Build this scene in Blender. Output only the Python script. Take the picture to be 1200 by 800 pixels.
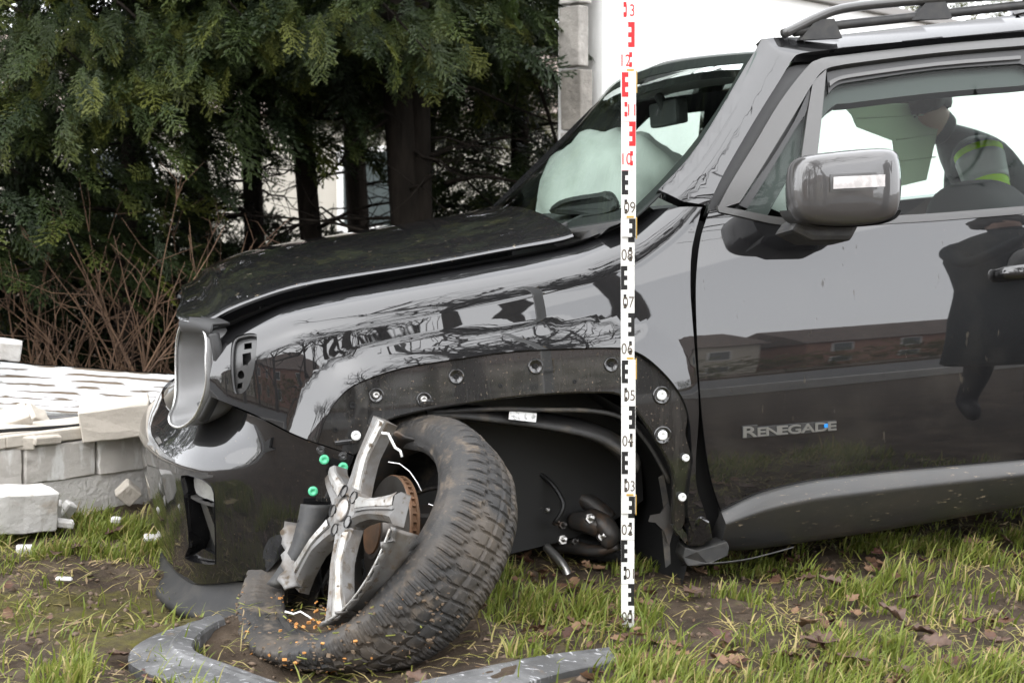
import bpy, bmesh, random
import numpy as np
from math import sin, cos, tan, pi, radians, sqrt, atan2, exp
from mathutils import Vector, Matrix
from mathutils.geometry import delaunay_2d_cdt
for o in list(bpy.data.objects): bpy.data.objects.remove(o)
sc = bpy.context.scene
# ---------------------------------------------------------------- camera, sky, sun, exposure
FPX = 1700.0; CAMH = .888; PITCH = radians(5.04)
cam_d = bpy.data.cameras.new('camera'); cam = bpy.data.objects.new('camera', cam_d); sc.collection.objects.link(cam)
cam_d.sensor_width = 22.3; cam_d.lens = 22.3 * FPX / 1200
cam_d.clip_start = .05; cam_d.clip_end = 600
cam.location = (0, 0, CAMH); cam.rotation_euler = (pi / 2 - PITCH, 0, 0)
cam_d.dof.use_dof = True; cam_d.dof.focus_distance = 3.3; cam_d.dof.aperture_fstop = 4.0
sc.camera = cam
world = bpy.data.worlds.new('World'); sc.world = world; world.use_nodes = True
wn = world.node_tree.nodes; wl = world.node_tree.links
SUN_EL, SUN_AZ = radians(52), radians(200)
sky = wn.new('ShaderNodeTexSky'); sky.sky_type = 'NISHITA'; sky.sun_disc = False
sky.sun_elevation = SUN_EL; sky.sun_rotation = SUN_AZ; sky.air_density = 1.0; sky.dust_density = 1.0; sky.ozone_density = 1.0
hs = wn.new('ShaderNodeHueSaturation'); hs.inputs['Saturation'].default_value = .12      # an overcast, nearly colourless sky
bg = wn['Background']; bg.inputs['Strength'].default_value = .15
cl_ = wn.new('ShaderNodeMix'); cl_.data_type = 'RGBA'; cl_.inputs['Factor'].default_value = .7; cl_.inputs[7].default_value = (7.2, 7.3, 7.6, 1)   # even cloud deck
wl.new(sky.outputs[0], hs.inputs['Color']); wl.new(hs.outputs[0], cl_.inputs[6]); wl.new(cl_.outputs[2], bg.inputs['Color'])
sun_d = bpy.data.lights.new('sun', 'SUN'); sun = bpy.data.objects.new('sun', sun_d); sc.collection.objects.link(sun)
sun_d.energy = .5; sun_d.angle = radians(110); sun_d.color = (1, .97, .92)
sun.rotation_euler = Vector((-sin(SUN_AZ) * cos(SUN_EL), -cos(SUN_AZ) * cos(SUN_EL), -sin(SUN_EL))).to_track_quat('-Z', 'Y').to_euler()
sc.view_settings.view_transform = 'Standard'; sc.view_settings.look = 'None'; sc.view_settings.gamma = 1
sc.view_settings.exposure = 2.2
sc.view_settings.use_curve_mapping = False
sc.render.resolution_x = 1024; sc.render.resolution_y = 682
# ---------------------------------------------------------------- helpers
rng = np.random.default_rng(7); random.seed(7)
A = np.array
CAMP = A([0, 0, CAMH])
def ray(px, py):
    x = (np.asarray(px, float) - 600) / FPX; y = (400 - np.asarray(py, float)) / FPX
    return np.stack([x, cos(PITCH) + y * sin(PITCH), -sin(PITCH) + y * cos(PITCH)], -1)
def atY(px, py, Y):
    d = ray(px, py); return CAMP + d * (np.asarray(Y, float) / d[..., 1])[..., None]
def atZ(px, py, Z=0.):
    d = ray(px, py); return CAMP + d * ((Z - CAMH) / d[..., 2])[..., None]
def proj(w):
    v = np.asarray(w, float) - CAMP; f = v[..., 1] * cos(PITCH) - v[..., 2] * sin(PITCH); y = v[..., 1] * sin(PITCH) + v[..., 2] * cos(PITCH)
    return np.stack([600 + FPX * v[..., 0] / f, 400 - FPX * y / f], -1)
# the car's own frame: s rearwards from the nose, t out of its near side, u up
YAW, PN, ROLL = radians(15), radians(4.2), radians(-1.0)
_h = A([cos(YAW), sin(YAW), 0]); _n = A([sin(YAW), -cos(YAW), 0]); _z = A([0, 0, 1.])
es = _h * cos(PN) + _z * sin(PN); _u = _z * cos(PN) - _h * sin(PN)
et = _n * cos(ROLL) - _u * sin(ROLL); eu = _u * cos(ROLL) + _n * sin(ROLL)
RC = np.stack([es, et, eu], 1)
ORG = atY(860, 655, 3.41) - RC @ A([1.37, .88, .25])
def c2w(p): return np.asarray(p, float) @ RC.T + ORG
def w2c(p): return (np.asarray(p, float) - ORG) @ RC
def att(px, py, t):
    d = ray(px, py) @ RC; o = w2c(CAMP); k = (np.asarray(t, float) - o[1]) / d[..., 1]; return o + d * k[..., None]
def cpts(lst, t=None):
    """[(px,py,t)] or [(px,py)] with one t -> car coordinates"""
    a = A(lst, float); tt = a[:, 2] if t is None else np.full(len(a), t); return att(a[:, 0], a[:, 1], tt)
def cr(pts, n=8, closed=False):
    p = A(pts, float); N = len(p); out = []
    for i in range(N if closed else N - 1):
        if closed: a, b, c, d = p[(i - 1) % N], p[i], p[(i + 1) % N], p[(i + 2) % N]
        else: a, b, c, d = p[max(i - 1, 0)], p[i], p[i + 1], p[min(i + 2, N - 1)]
        for k in range(n):
            x = k / n; out.append(.5 * (2 * b + (c - a) * x + (2 * a - 5 * b + 4 * c - d) * x * x + (3 * b - a - 3 * c + d) * x ** 3))
    if not closed: out.append(p[-1])
    return A(out)
def smoothfn(xs, ys, sig):
    x0, x1 = xs[0] - 4 * sig, xs[-1] + 4 * sig; X = np.linspace(x0, x1, 800); xs = A(xs); ys = A(ys)
    Y = np.interp(X, xs, ys)
    Y = np.where(X < xs[0], ys[0] + (X - xs[0]) * (ys[1] - ys[0]) / (xs[1] - xs[0]), Y)
    Y = np.where(X > xs[-1], ys[-1] + (X - xs[-1]) * (ys[-1] - ys[-2]) / (xs[-1] - xs[-2]), Y)
    k = int(3 * sig / (X[1] - X[0])) + 1; g = np.exp(-.5 * (np.arange(-k, k + 1) * (X[1] - X[0]) / sig) ** 2); g /= g.sum()
    Yp = np.concatenate([Y[0] + (np.arange(-k, 0)) * (Y[1] - Y[0]), Y, Y[-1] + np.arange(1, k + 1) * (Y[-1] - Y[-2])])
    Ys = np.convolve(Yp, g, 'valid')
    return lambda x: np.interp(x, X, Ys)
def inpoly(P, poly):
    x, y = P[:, 0], P[:, 1]; r = np.zeros(len(P), bool); n = len(poly); j = n - 1
    for i in range(n):
        xi, yi = poly[i]; xj, yj = poly[j]
        if yi != yj:
            r ^= ((yi > y) != (yj > y)) & (x < (xj - xi) * (y - yi) / (yj - yi) + xi)
        j = i
    return r
def segdist(P, poly, closed=True):
    best = np.full(len(P), 1e9); n = len(poly)
    for i in range(n if closed else n - 1):
        a = A(poly[i]); b = A(poly[(i + 1) % n]); ab = b - a; L = (ab @ ab) + 1e-12
        k = np.clip(((P - a) @ ab) / L, 0, 1); best = np.minimum(best, np.linalg.norm(P - a - k[:, None] * ab, axis=1))
    return best
def unit(v): v = np.asarray(v, float); return v / (np.linalg.norm(v, axis=-1, keepdims=True) + 1e-12)
# ------------------------------------------------ objects
COL = sc.collection
BASE = {}
def place(o, parent):
    if parent is not None:
        o.parent = parent
        if parent.name in BASE: o.matrix_parent_inverse = Matrix.Translation(-Vector(BASE[parent.name]))
def mk(name, verts, faces, mat, parent=None, smooth=True, normals=None):
    me = bpy.data.meshes.new(name); me.from_pydata([tuple(v) for v in np.asarray(verts, float)], [], [tuple(int(i) for i in f) for f in faces])
    me.update()
    if mat is not None: me.materials.append(mat)
    if smooth: me.polygons.foreach_set('use_smooth', [True] * len(me.polygons))
    if normals is not None: me.normals_split_custom_set_from_vertices([tuple(v) for v in normals])
    o = bpy.data.objects.new(name, me); COL.objects.link(o); place(o, parent); return o
def empty(name, loc, label=None, cat=None, group=None):
    o = bpy.data.objects.new(name, None); COL.objects.link(o); o.location = tuple(loc); o.empty_display_size = .1
    BASE[o.name] = [float(x) for x in loc]
    if label: tag(o, label, cat, group)
    return o
def tag(o, label, cat, group=None, kind=None):
    if label: o['label'] = label
    if cat: o['category'] = cat
    if group: o['group'] = group
    if kind: o['kind'] = kind
    return o
def struct(o): o['kind'] = 'structure'; return o
class MB:
    """collects shapes; build() links them as one mesh object"""
    def __init__(s, xf=None): s.v = []; s.f = []; s.n = 0; s.xf = xf
    def add(s, v, f):
        v = np.asarray(v, float); s.v.append(v); s.f += [tuple(int(i) + s.n for i in q) for q in f]; s.n += len(v); return s
    def box(s, c, half, R=None):
        c = A(c, float); R = np.eye(3) if R is None else A(R)
        q = A([[x, y, z] for x in (-1, 1) for y in (-1, 1) for z in (-1, 1)]) * A(half)
        return s.add(c + q @ R.T, [(0, 1, 3, 2), (4, 6, 7, 5), (0, 4, 5, 1), (2, 3, 7, 6), (0, 2, 6, 4), (1, 5, 7, 3)])
    def tube(s, pts, rad, n=8, caps=True, flat=1.0, ref=None):
        p = A(pts, float); N = len(p); rad = np.broadcast_to(A(rad, float), (N,))
        tg = unit(np.gradient(p, axis=0)); up = A([0, 0, 1.]) if ref is None else A(ref, float)
        if abs(tg[0] @ up) > .95: up = A([1., .3, 0])
        V = []; x = unit(np.cross(tg[0], up))
        for i in range(N):
            x = unit(x - (x @ tg[i]) * tg[i]); y = np.cross(tg[i], x)
            a = np.arange(n) * 2 * pi / n
            V.append(p[i] + rad[i] * (np.cos(a)[:, None] * x + flat * np.sin(a)[:, None] * y))
        F = [(i * n + k, i * n + (k + 1) % n, (i + 1) * n + (k + 1) % n, (i + 1) * n + k) for i in range(N - 1) for k in range(n)]
        if caps: F += [tuple(range(n))[::-1], tuple((N - 1) * n + k for k in range(n))]
        return s.add(np.concatenate(V), F)
    def lathe(s, c, axis, prof, n=24, x=None):
        """prof: [(radius, height)] about axis"""
        ax = unit(A(axis, float)); r = A([0, 0, 1.]) if abs(ax[2]) < .9 else A([1., 0, 0])
        x = unit(np.cross(ax, r)) if x is None else unit(x); y = np.cross(ax, x); a = np.arange(n) * 2 * pi / n
        ring = np.cos(a)[:, None] * x + np.sin(a)[:, None] * y
        V = np.concatenate([A(c) + ring * q[0] + ax * q[1] for q in prof]); m = len(prof)
        F = [(i * n + k, i * n + (k + 1) % n, (i + 1) * n + (k + 1) % n, (i + 1) * n + k) for i in range(m - 1) for k in range(n)]
        if prof[0][0] > 1e-5 and len(prof) > 1: F.append(tuple(range(n))[::-1])
        if prof[-1][0] > 1e-5: F.append(tuple((m - 1) * n + k for k in range(n)))
        return s.add(V, F)
    def prism(s, poly, d):
        """closed 3-D polygon extruded by vector d"""
        p = A(poly, float); n = len(p)
        return s.add(np.concatenate([p, p + A(d, float)]), [tuple(range(n))[::-1], tuple(range(n, 2 * n))] + [(i, (i + 1) % n, n + (i + 1) % n, n + i) for i in range(n)])
    def grid(s, G, closed_u=False, closed_v=False):
        m, n = G.shape[:2]; F = []
        for i in range(m if closed_u else m - 1):
            for j in range(n if closed_v else n - 1):
                F.append((i * n + j, ((i + 1) % m) * n + j, ((i + 1) % m) * n + (j + 1) % n, i * n + (j + 1) % n))
        return s.add(G.reshape(-1, 3), F)
    def build(s, name, mat, parent=None, smooth=False, bevel=0, auto=None):
        V = np.concatenate(s.v); V = s.xf(V) if s.xf else V
        o = mk(name, V, [f[::-1] for f in s.f] if s.xf else s.f, mat, parent, smooth)
        if bevel or auto:
            bm = bmesh.new(); bm.from_mesh(o.data)
            bmesh.ops.recalc_face_normals(bm, faces=bm.faces)
            if bevel:
                ed = [e for e in bm.edges if len(e.link_faces) == 2 and e.calc_face_angle(0) > radians(25)]
                bmesh.ops.bevel(bm, geom=ed, offset=bevel, segments=2, affect='EDGES', profile=.6)
            if auto:
                for f in bm.faces: f.smooth = True
                for e in bm.edges:
                    if len(e.link_faces) == 2 and e.calc_face_angle(0) > radians(auto): e.smooth = False
            bm.to_mesh(o.data); bm.free()
        return o
def CMB(): return MB(c2w)
# ------------------------------------------------ patches: a smooth surface P(a,b) in car coordinates, cut to panels
class Patch:
    def __init__(s, P, ar, br, bs=1., n=(160, 120)):
        s.P = P; s.bs = bs; s.ar = ar; s.br = br
        a, b = np.meshgrid(np.linspace(*ar, n[0]), np.linspace(*br, n[1]), indexing='ij')
        s.ab = np.stack([a.ravel(), b.ravel()], 1); s.px = proj(c2w(P(s.ab[:, 0], s.ab[:, 1])))
    def pxy(s, ab): return proj(c2w(s.P(ab[:, 0], ab[:, 1])))
    def inv(s, pts):
        q = A(pts, float)[:, :2]; i = np.argmin(((q[:, None] - s.px[None]) ** 2).sum(-1), 1); ab = s.ab[i].copy(); e = 1e-4
        for _ in range(8):
            f = s.pxy(ab); r = q - f
            Ja = (s.pxy(ab + [e, 0]) - f) / e; Jb = (s.pxy(ab + [0, e]) - f) / e
            det = Ja[:, 0] * Jb[:, 1] - Ja[:, 1] * Jb[:, 0]; det = np.where(abs(det) < 1e-3, 1e9, det)
            da = (r[:, 0] * Jb[:, 1] - r[:, 1] * Jb[:, 0]) / det; db = (Ja[:, 0] * r[:, 1] - Ja[:, 1] * r[:, 0]) / det
            ab += np.clip(np.stack([da, db], 1), -.08, .08)
        ab[:, 0] = np.clip(ab[:, 0], *s.ar); ab[:, 1] = np.clip(ab[:, 1], *s.br)
        return ab
    def nrm(s, a, b, ref=(0, .6)):
        e = 2e-4; P0 = s.P(a, b)
        N = unit(np.cross(s.P(a + e, b) - s.P(a - e, b), s.P(a, b + e) - s.P(a, b - e)))
        o = P0 - np.stack([np.clip(P0[:, 0], .55, 3.6), np.full(len(a), ref[0]), np.full(len(a), ref[1])], 1)
        sg = np.sign((N * o).sum()); return P0, N * (sg if sg else 1)
def dens(poly, sp):
    out = []; p = A(poly, float)
    for i in range(len(p)):
        a, b = p[i], p[(i + 1) % len(p)]; k = max(1, int(np.linalg.norm(b - a) / sp + .5))
        for j in range(k): out.append(a + (b - a) * j / k)
    out = A(out); keep = np.linalg.norm(out - np.roll(out, 1, 0), axis=1) > sp * .12
    return out[keep]
def panel(name, patch, outline, holes=(), sp=.02, off=0., th=.008, mat=None, parent=None, offfn=None, single=False):
    S = A([1., patch.bs]); out = dens(A(outline) * S, sp); hol = [dens(A(h) * S, sp * .6) for h in holes]
    lo, hi = out.min(0), out.max(0); g = []; k = 0; y = lo[1]
    while y < hi[1]:
        xs = np.arange(lo[0] + (sp / 2 if k % 2 else 0), hi[0], sp); g.append(np.stack([xs, np.full(len(xs), y)], 1)); y += sp * .87; k += 1
    g = np.concatenate(g); g = g[inpoly(g, out)]; g = g[segdist(g, out) > sp * .45]
    for h in hol:
        g = g[~inpoly(g, h)]; g = g[segdist(g, h) > sp * .4]
    pts = np.concatenate([out] + hol + [g]); E = []; o = 0
    for q in [out] + hol: E += [(o + i, o + (i + 1) % len(q)) for i in range(len(q))]; o += len(q)
    r = delaunay_2d_cdt([Vector(p) for p in pts], E, [], 0, 1e-6); V2 = A([tuple(v) for v in r[0]]); T = A(r[2])
    c = V2[T].mean(1); m = inpoly(c, out)
    for h in hol: m &= ~inpoly(c, h)
    T = T[m]; used = np.unique(T); mp = -np.ones(len(V2), int); mp[used] = np.arange(len(used)); V2 = V2[used]; T = mp[T]
    ab = V2 / S; P0, N = patch.nrm(ab[:, 0], ab[:, 1])
    of = off if offfn is None else off + offfn(P0)
    P0 = P0 + N * np.broadcast_to(of, (len(P0),))[:, None]
    # orient triangles along N
    fn = np.cross(P0[T[:, 1]] - P0[T[:, 0]], P0[T[:, 2]] - P0[T[:, 0]]); fl = (fn * N[T[:, 0]]).sum(1) < 0; T[fl] = T[fl][:, ::-1]
    cnt = {}
    for t in T:
        for i in range(3): e = (t[i], t[(i + 1) % 3]); cnt[e] = 1
    bd = [e for e in cnt if (e[1], e[0]) not in cnt]
    if single: return mk(name, c2w(P0), [tuple(t[::-1]) for t in T], mat, parent, True, N @ RC.T)
    n = len(P0); V = [P0, P0 - N * th]; F = [tuple(t) for t in T] + [tuple(t[::-1] + n) for t in T]
    nn = [N, -N]; m0 = 2 * n; rimv = []
    bi = sorted(set(i for e in bd for i in e)); ix = {v: k for k, v in enumerate(bi)}; nb = len(bi)
    V += [P0[bi], P0[bi] - N[bi] * th]; nn += [np.zeros((nb, 3)), np.zeros((nb, 3))]
    F += [(m0 + ix[e[1]], m0 + ix[e[0]], m0 + nb + ix[e[0]], m0 + nb + ix[e[1]]) for e in bd]
    return mk(name, c2w(np.concatenate(V)), [f[::-1] for f in F], mat, parent, True, np.concatenate(nn) @ RC.T)
# ------------------------------------------------ materials
def mat(name, col, rough=.5, metal=0., spec=.5, coat=0., coat_r=.03, coat_ior=1.5, noise=None, bump=None, dirt=None, sub=0, trans=0):
    """noise=(scale,colour2,lo,hi,(sx,sy,sz)); bump=(scale,strength,dist); dirt=list of (scale,lo,hi,colour,rough,stretch)"""
    m = bpy.data.materials.new(name); m.use_nodes = True; nt = m.node_tree; b = nt.nodes['Principled BSDF']; L = nt.links
    b.inputs['Base Color'].default_value = (*col, 1); b.inputs['Roughness'].default_value = rough; b.inputs['Metallic'].default_value = metal
    b.inputs['Specular IOR Level'].default_value = spec; b.inputs['Coat Weight'].default_value = coat; b.inputs['Coat Roughness'].default_value = coat_r; b.inputs['Coat IOR'].default_value = coat_ior
    tc = nt.nodes.new('ShaderNodeTexCoord'); cur = None; rc = None
    def nz(scale, st=(1, 1, 1), det=6, rough_=.6):
        mp = nt.nodes.new('ShaderNodeMapping'); mp.inputs['Scale'].default_value = st; L.new(tc.outputs['Object'], mp.inputs['Vector'])
        t = nt.nodes.new('ShaderNodeTexNoise'); t.inputs['Scale'].default_value = scale; t.inputs['Detail'].default_value = det; t.inputs['Roughness'].default_value = rough_
        L.new(mp.outputs[0], t.inputs['Vector']); return t
    def ramp(src, lo, hi):
        r = nt.nodes.new('ShaderNodeMapRange'); r.inputs['From Min'].default_value = lo; r.inputs['From Max'].default_value = hi; r.clamp = True
        L.new(src, r.inputs['Value']); return r.outputs[0]
    def mix(f, a, c2):
        x = nt.nodes.new('ShaderNodeMix'); x.data_type = 'RGBA'; L.new(f, x.inputs['Factor'])
        if isinstance(a, tuple): x.inputs[6].default_value = (*a, 1)
        else: L.new(a, x.inputs[6])
        x.inputs[7].default_value = (*c2, 1); return x.outputs[2]
    cur = col
    lay = ([(noise[0], noise[2], noise[3], noise[1], None, noise[4] if len(noise) > 4 else (1, 1, 1))] if noise else []) + list(dirt or [])
    for (s_, lo, hi, c2, ro, st) in lay:
        f = ramp(nz(s_, st).outputs[0], lo, hi); cur = mix(f, cur, c2)
        if ro is not None:
            x = nt.nodes.new('ShaderNodeMix'); x.data_type = 'FLOAT'; L.new(f, x.inputs['Factor'])
            if rc is None: x.inputs[2].default_value = rough
            else: L.new(rc, x.inputs[2])
            x.inputs[3].default_value = ro; rc = x.outputs[0]
            if coat:
                y = nt.nodes.new('ShaderNodeMath'); y.operation = 'MULTIPLY_ADD'; L.new(f, y.inputs[0]); y.inputs[1].default_value = -coat * .8; y.inputs[2].default_value = coat
                L.new(y.outputs[0], b.inputs['Coat Weight'])
    if not isinstance(cur, tuple): L.new(cur, b.inputs['Base Color'])
    if rc is not None: L.new(rc, b.inputs['Roughness'])
    if bump:
        bp = nt.nodes.new('ShaderNodeBump'); bp.inputs['Strength'].default_value = bump[1]; bp.inputs['Distance'].default_value = bump[2]
        L.new(nz(bump[0], bump[3] if len(bump) > 3 else (1, 1, 1)).outputs[0], bp.inputs['Height']); L.new(bp.outputs[0], b.inputs['Normal'])
    return m
def glassmat(name, tint, refl=1.0, dirt=0.):
    m = bpy.data.materials.new(name); m.use_nodes = True; nt = m.node_tree; L = nt.links; nt.nodes.remove(nt.nodes['Principled BSDF'])
    out = nt.nodes['Material Output']; tr = nt.nodes.new('ShaderNodeBsdfTransparent'); tr.inputs[0].default_value = (*tint, 1)
    gl = nt.nodes.new('ShaderNodeBsdfGlossy'); gl.inputs['Roughness'].default_value = 0.; lw = nt.nodes.new('ShaderNodeLayerWeight'); lw.inputs[0].default_value = .5
    p5 = nt.nodes.new('ShaderNodeMath'); p5.operation = 'POWER'; p5.inputs[1].default_value = 5.; L.new(lw.outputs['Facing'], p5.inputs[0])
    mu = nt.nodes.new('ShaderNodeMath'); mu.operation = 'MULTIPLY_ADD'; mu.inputs[1].default_value = .95 * refl; mu.inputs[2].default_value = .045 * refl; mu.use_clamp = True; L.new(p5.outputs[0], mu.inputs[0])
    mx = nt.nodes.new('ShaderNodeMixShader'); L.new(mu.outputs[0], mx.inputs[0]); L.new(tr.outputs[0], mx.inputs[1]); L.new(gl.outputs[0], mx.inputs[2]); res = mx
    if dirt:
        df = nt.nodes.new('ShaderNodeBsdfDiffuse'); df.inputs[0].default_value = (.5, .52, .5, 1); m2 = nt.nodes.new('ShaderNodeMixShader'); m2.inputs[0].default_value = dirt
        L.new(mx.outputs[0], m2.inputs[1]); L.new(df.outputs[0], m2.inputs[2]); res = m2
    L.new(res.outputs[0], out.inputs['Surface']); return m
paint = mat('black_paint', (.006, .006, .0065), .4, spec=.08, coat=1., coat_r=.008, coat_ior=1.72,
            dirt=[(300, .72, .80, (.16, .12, .08), .7, (1, 1, 1)), (7, .66, .9, (.035, .032, .027), .6, (1, 1, 1))])
paint_clean = mat('black_paint_upper', (.006, .006, .0065), .4, spec=.08, coat=1., coat_r=.008, coat_ior=1.72,
            dirt=[(330, .74, .80, (.16, .12, .08), .7, (1, 1, 1)), (6, .68, .95, (.02, .019, .017), .6, (1, 1, 1))])
paint_dirty = mat('hood_paint', (.006, .006, .0065), .4, spec=.08, coat=1., coat_r=.008, coat_ior=1.72,
            dirt=[(45, .66, .72, (.10, .085, .06), .7, (1, 1, 1)), (260, .66, .74, (.30, .20, .10), .8, (1, 1, 1))])
paint_low = mat('bumper_paint', (.006, .006, .0065), .4, spec=.08, coat=1., coat_r=.008, coat_ior=1.72,
            dirt=[(220, .68, .76, (.25, .18, .10), .8, (1, 1, 1)), (14, .64, .80, (.06, .05, .033), .7, (1, 1, 2.5))])
door_paint = mat('door_paint', (.006, .006, .0065), .4, spec=.08, coat=1., coat_r=.008, coat_ior=1.72,
            dirt=[(5, .50, .85, (.022, .020, .017), .6, (1, 1, 1)), (380, .70, .77, (.30, .24, .16), .8, (1, 1, 1)), (26, .66, .74, (.05, .043, .033), .7, (2, 2, .5))])
flange_paint = mat('flange_primer', (.009, .009, .009), .35, spec=.2, coat=1., coat_r=.05, coat_ior=1.72,
            dirt=[(9, .54, .85, (.035, .032, .028), .7, (6, 6, .7)), (150, .62, .74, (.19, .15, .11), .8, (1, 1, 1))])
plastic = mat('black_plastic', (.022, .022, .022), .55, noise=(40, (.04, .038, .034), .45, .7), bump=(600, .15, .002))
dark_plastic = mat('dark_plastic', (.012, .012, .012), .6)
cladding_m = mat('grey_cladding', (.020, .020, .0195), .45, coat=.4, coat_r=.30, noise=(9, (.032, .029, .025), .4, .7),
            dirt=[(110, .63, .70, (.20, .16, .11), .8, (.3, .3, 1.5)), (300, .70, .76, (.28, .22, .15), .8, (1, 1, 1))], bump=(700, .2, .002))
trim_grey = mat('scuffed_trim', (.045, .045, .045), .6, noise=(5, (.12, .12, .12), .42, .66, (1, 2, 1)), bump=(300, .3, .003),
            dirt=[(40, .60, .66, (.33, .33, .34), .7, (1, 4, 1)), (9, .62, .74, (.12, .085, .05), .9, (1, 1, 1))])
seal = mat('rubber_seal', (.012, .012, .012), .45)
frame_m = mat('door_frame_grey', (.05, .049, .047), .35, spec=.4, coat=.5, coat_r=.15)
mirror_m = mat('mirror_shell', (.04, .038, .037), .35, metal=.1, coat=1., coat_r=.03, coat_ior=1.55, dirt=[(170, .70, .76, (.4, .3, .15), .8, (1, 1, 1))])
bowl_m = mat('headlamp_bowl', (.17, .17, .17), .36, noise=(6, (.14, .14, .138), .4, .7))
bezel_m = mat('bezel_silver', (.5, .5, .49), .25, metal=.8)
socket_m = mat('socket_plastic', (.03, .03, .03), .4, coat=.3)
void_m = mat('void_black', (.004, .004, .004), .8)
white_pin = mat('white_clip', (.75, .76, .74), .4, noise=(200, (.4, .4, .38), .55, .7))
green_pin = mat('green_clip', (.10, .52, .28), .35)
steel = mat('steel', (.45, .44, .42), .35, metal=.9)
dark_steel = mat('dark_steel', (.05, .047, .044), .5, metal=.5, noise=(30, (.09, .06, .04), .5, .7))
liner_m = mat('arch_liner', (.030, .029, .028), .55, noise=(14, (.10, .085, .065), .48, .7), bump=(90, .4, .004))
glass_m = glassmat('tinted_glass', (.78, .86, .82), .9)
glass_side = glassmat('side_glass', (.80, .88, .84), .32)
lamp_glass = mat('lamp_lens', (.16, .16, .155), .2, coat=1, noise=(30, (.24, .24, .23), .4, .6))
lens_clear = mat('indicator_lens', (.42, .40, .39), .25, coat=1., noise=(45, (.58, .55, .54), .4, .6))
chrome = mat('badge_metal', (.32, .32, .31), .32, metal=.85)
badge_dark = mat('badge_edge', (.03, .03, .03), .4)
blue_m = mat('badge_blue', (.02, .25, .7), .3, coat=1)
airbag_m = mat('airbag_fabric', (.46, .475, .45), .85, bump=(160, .15, .002), noise=(5, (.36, .38, .35), .4, .7))
cloth_dark = mat('seat_cloth', (.015, .015, .016), .9)
headliner_m = mat('headliner', (.07, .068, .064), .9)
sage_m = mat('sage_sheet', (.62, .70, .57), .9, noise=(6, (.56, .63, .52), .4, .7))
_t = sage_m.node_tree.nodes.new('ShaderNodeBsdfTranslucent'); _t.inputs[0].default_value = (.62, .70, .57, 1); _x = sage_m.node_tree.nodes.new('ShaderNodeMixShader'); _x.inputs[0].default_value = .5
for _a, _b in ((sage_m.node_tree.nodes['Principled BSDF'].outputs[0], _x.inputs[1]), (_t.outputs[0], _x.inputs[2]), (_x.outputs[0], sage_m.node_tree.nodes['Material Output'].inputs['Surface'])): sage_m.node_tree.links.new(_a, _b)
label_m = mat('label_white', (.78, .78, .76), .5, noise=(90, (.35, .35, .34), .52, .64))
# ---------------------------------------------------------------- the crashed car
car = empty('crashed_car', c2w(A([2.1, 0, .25])) * A([1, 1, 0]), 'black compact off-road car with collapsed front wheel and torn wheel arch', 'car')
Tv = smoothfn([-.2, .2, .3, .45, .6, .7, .8, .9, 1.0, 1.06, 1.12, 1.7], [.80, .862, .88, .896, .904, .903, .896, .884, .866, .849, .825, .510], .030)
nose = smoothfn([-.2, 0, .1, .2, .3, .4, .5, .7, 3.3, 3.8, 4.1, 4.25], [-.6, -.34, -.155, -.075, -.036, -.015, -.006, 0, 0, -.05, -.13, -.3], .025)
CREASE = cpts(cr([(338, 508), (345, 490), (357, 462), (380, 437), (405, 421), (430, 411), (470, 401), (530, 391.5), (600, 382.5), (667, 378), (707, 377.5), (747, 381.5), (773, 390), (800, 410), (815, 450), (820, 520)], 5), .905)[:, [0, 2]]
CPOLY = np.concatenate([CREASE, [[1.35, 0], [.3, 0]]])
fade = smoothfn([.3, 1.05, 1.15, 1.28, 1.6], [1, 1, .75, .15, 0], .03)
def flare(s, u):
    q = np.stack([np.ravel(s), np.ravel(u)], 1); r = np.zeros(len(q)); i = np.where((q[:, 0] > .3) & (q[:, 0] < 1.35) & (q[:, 1] < .95))[0]
    if len(i):
        p = q[i]; d = segdist(p, CREASE, False) * np.where(inpoly(p, CPOLY), 1, -1)
        e = .004; d = .5 * (d + np.sqrt(d * d + e * e)) - .0
        r[i] = .036 * np.tanh(.62 * d / .036) * fade(p[:, 0])
    return r.reshape(np.shape(s))
def Tside(s, u): return Tv(u) + nose(s)
fe = cpts([(225, 392), (245, 385), (330, 350), (420, 331), (500, 316), (600, 298), (670, 284), (727, 262), (775, 229), (835, 170)], .77)
Ut = smoothfn(list(fe[:, 0]), list(fe[:, 2] + .004), .02)
def P_fender(a, b):
    a = np.asarray(a, float); b = np.asarray(b, float); ush = Ut(a) - .105
    u1 = .2 + np.minimum(b, 1) * (ush - .2); p0_ = radians(4.6); ph = p0_ + np.maximum(b - 1, 0) * radians(75)
    t = Tside(a, u1) - .165 * (cos(p0_) - np.cos(ph)); u = u1 + .105 * (np.sin(ph) - sin(p0_))
    t = t + np.where(b <= 1, flare(a, u1), 0)
    return np.stack([a + 0 * b, t, u], -1)
def P_side(a, b):
    a = np.asarray(a, float); b = np.asarray(b, float); return np.stack([a + 0 * b, Tside(a, b) + 0 * b, b + 0 * a], -1)
pf = Patch(P_fender, (.12, 1.45), (0, 2), .5, (200, 200)); ps = Patch(P_side, (.1, 4.2), (-.05, 1.6), 1., (260, 140))
def P_pillar(a, b):  # greenhouse side, rounding over towards windscreen and roof
    p = P_side(a, b); q = np.stack([p[..., 0].ravel(), p[..., 2].ravel()], 1)
    d = segdist(q, WSEDGE, False).reshape(np.shape(p[..., 0])); r = .055
    k_ = np.clip((p[..., 0] - 1.66) / .2, 0, 1); r = r + .035 * k_; x = np.clip(1 - d / r, 0, 1); p[..., 1] -= (.020 + .045 * k_) * x * x
    return p
WSEDGE = ps.inv(cr([(735, 255), (775, 222), (824, 166), (889, 58), (903, 44), (965, 40), (1050, 31), (1200, 14)], 5))
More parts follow.
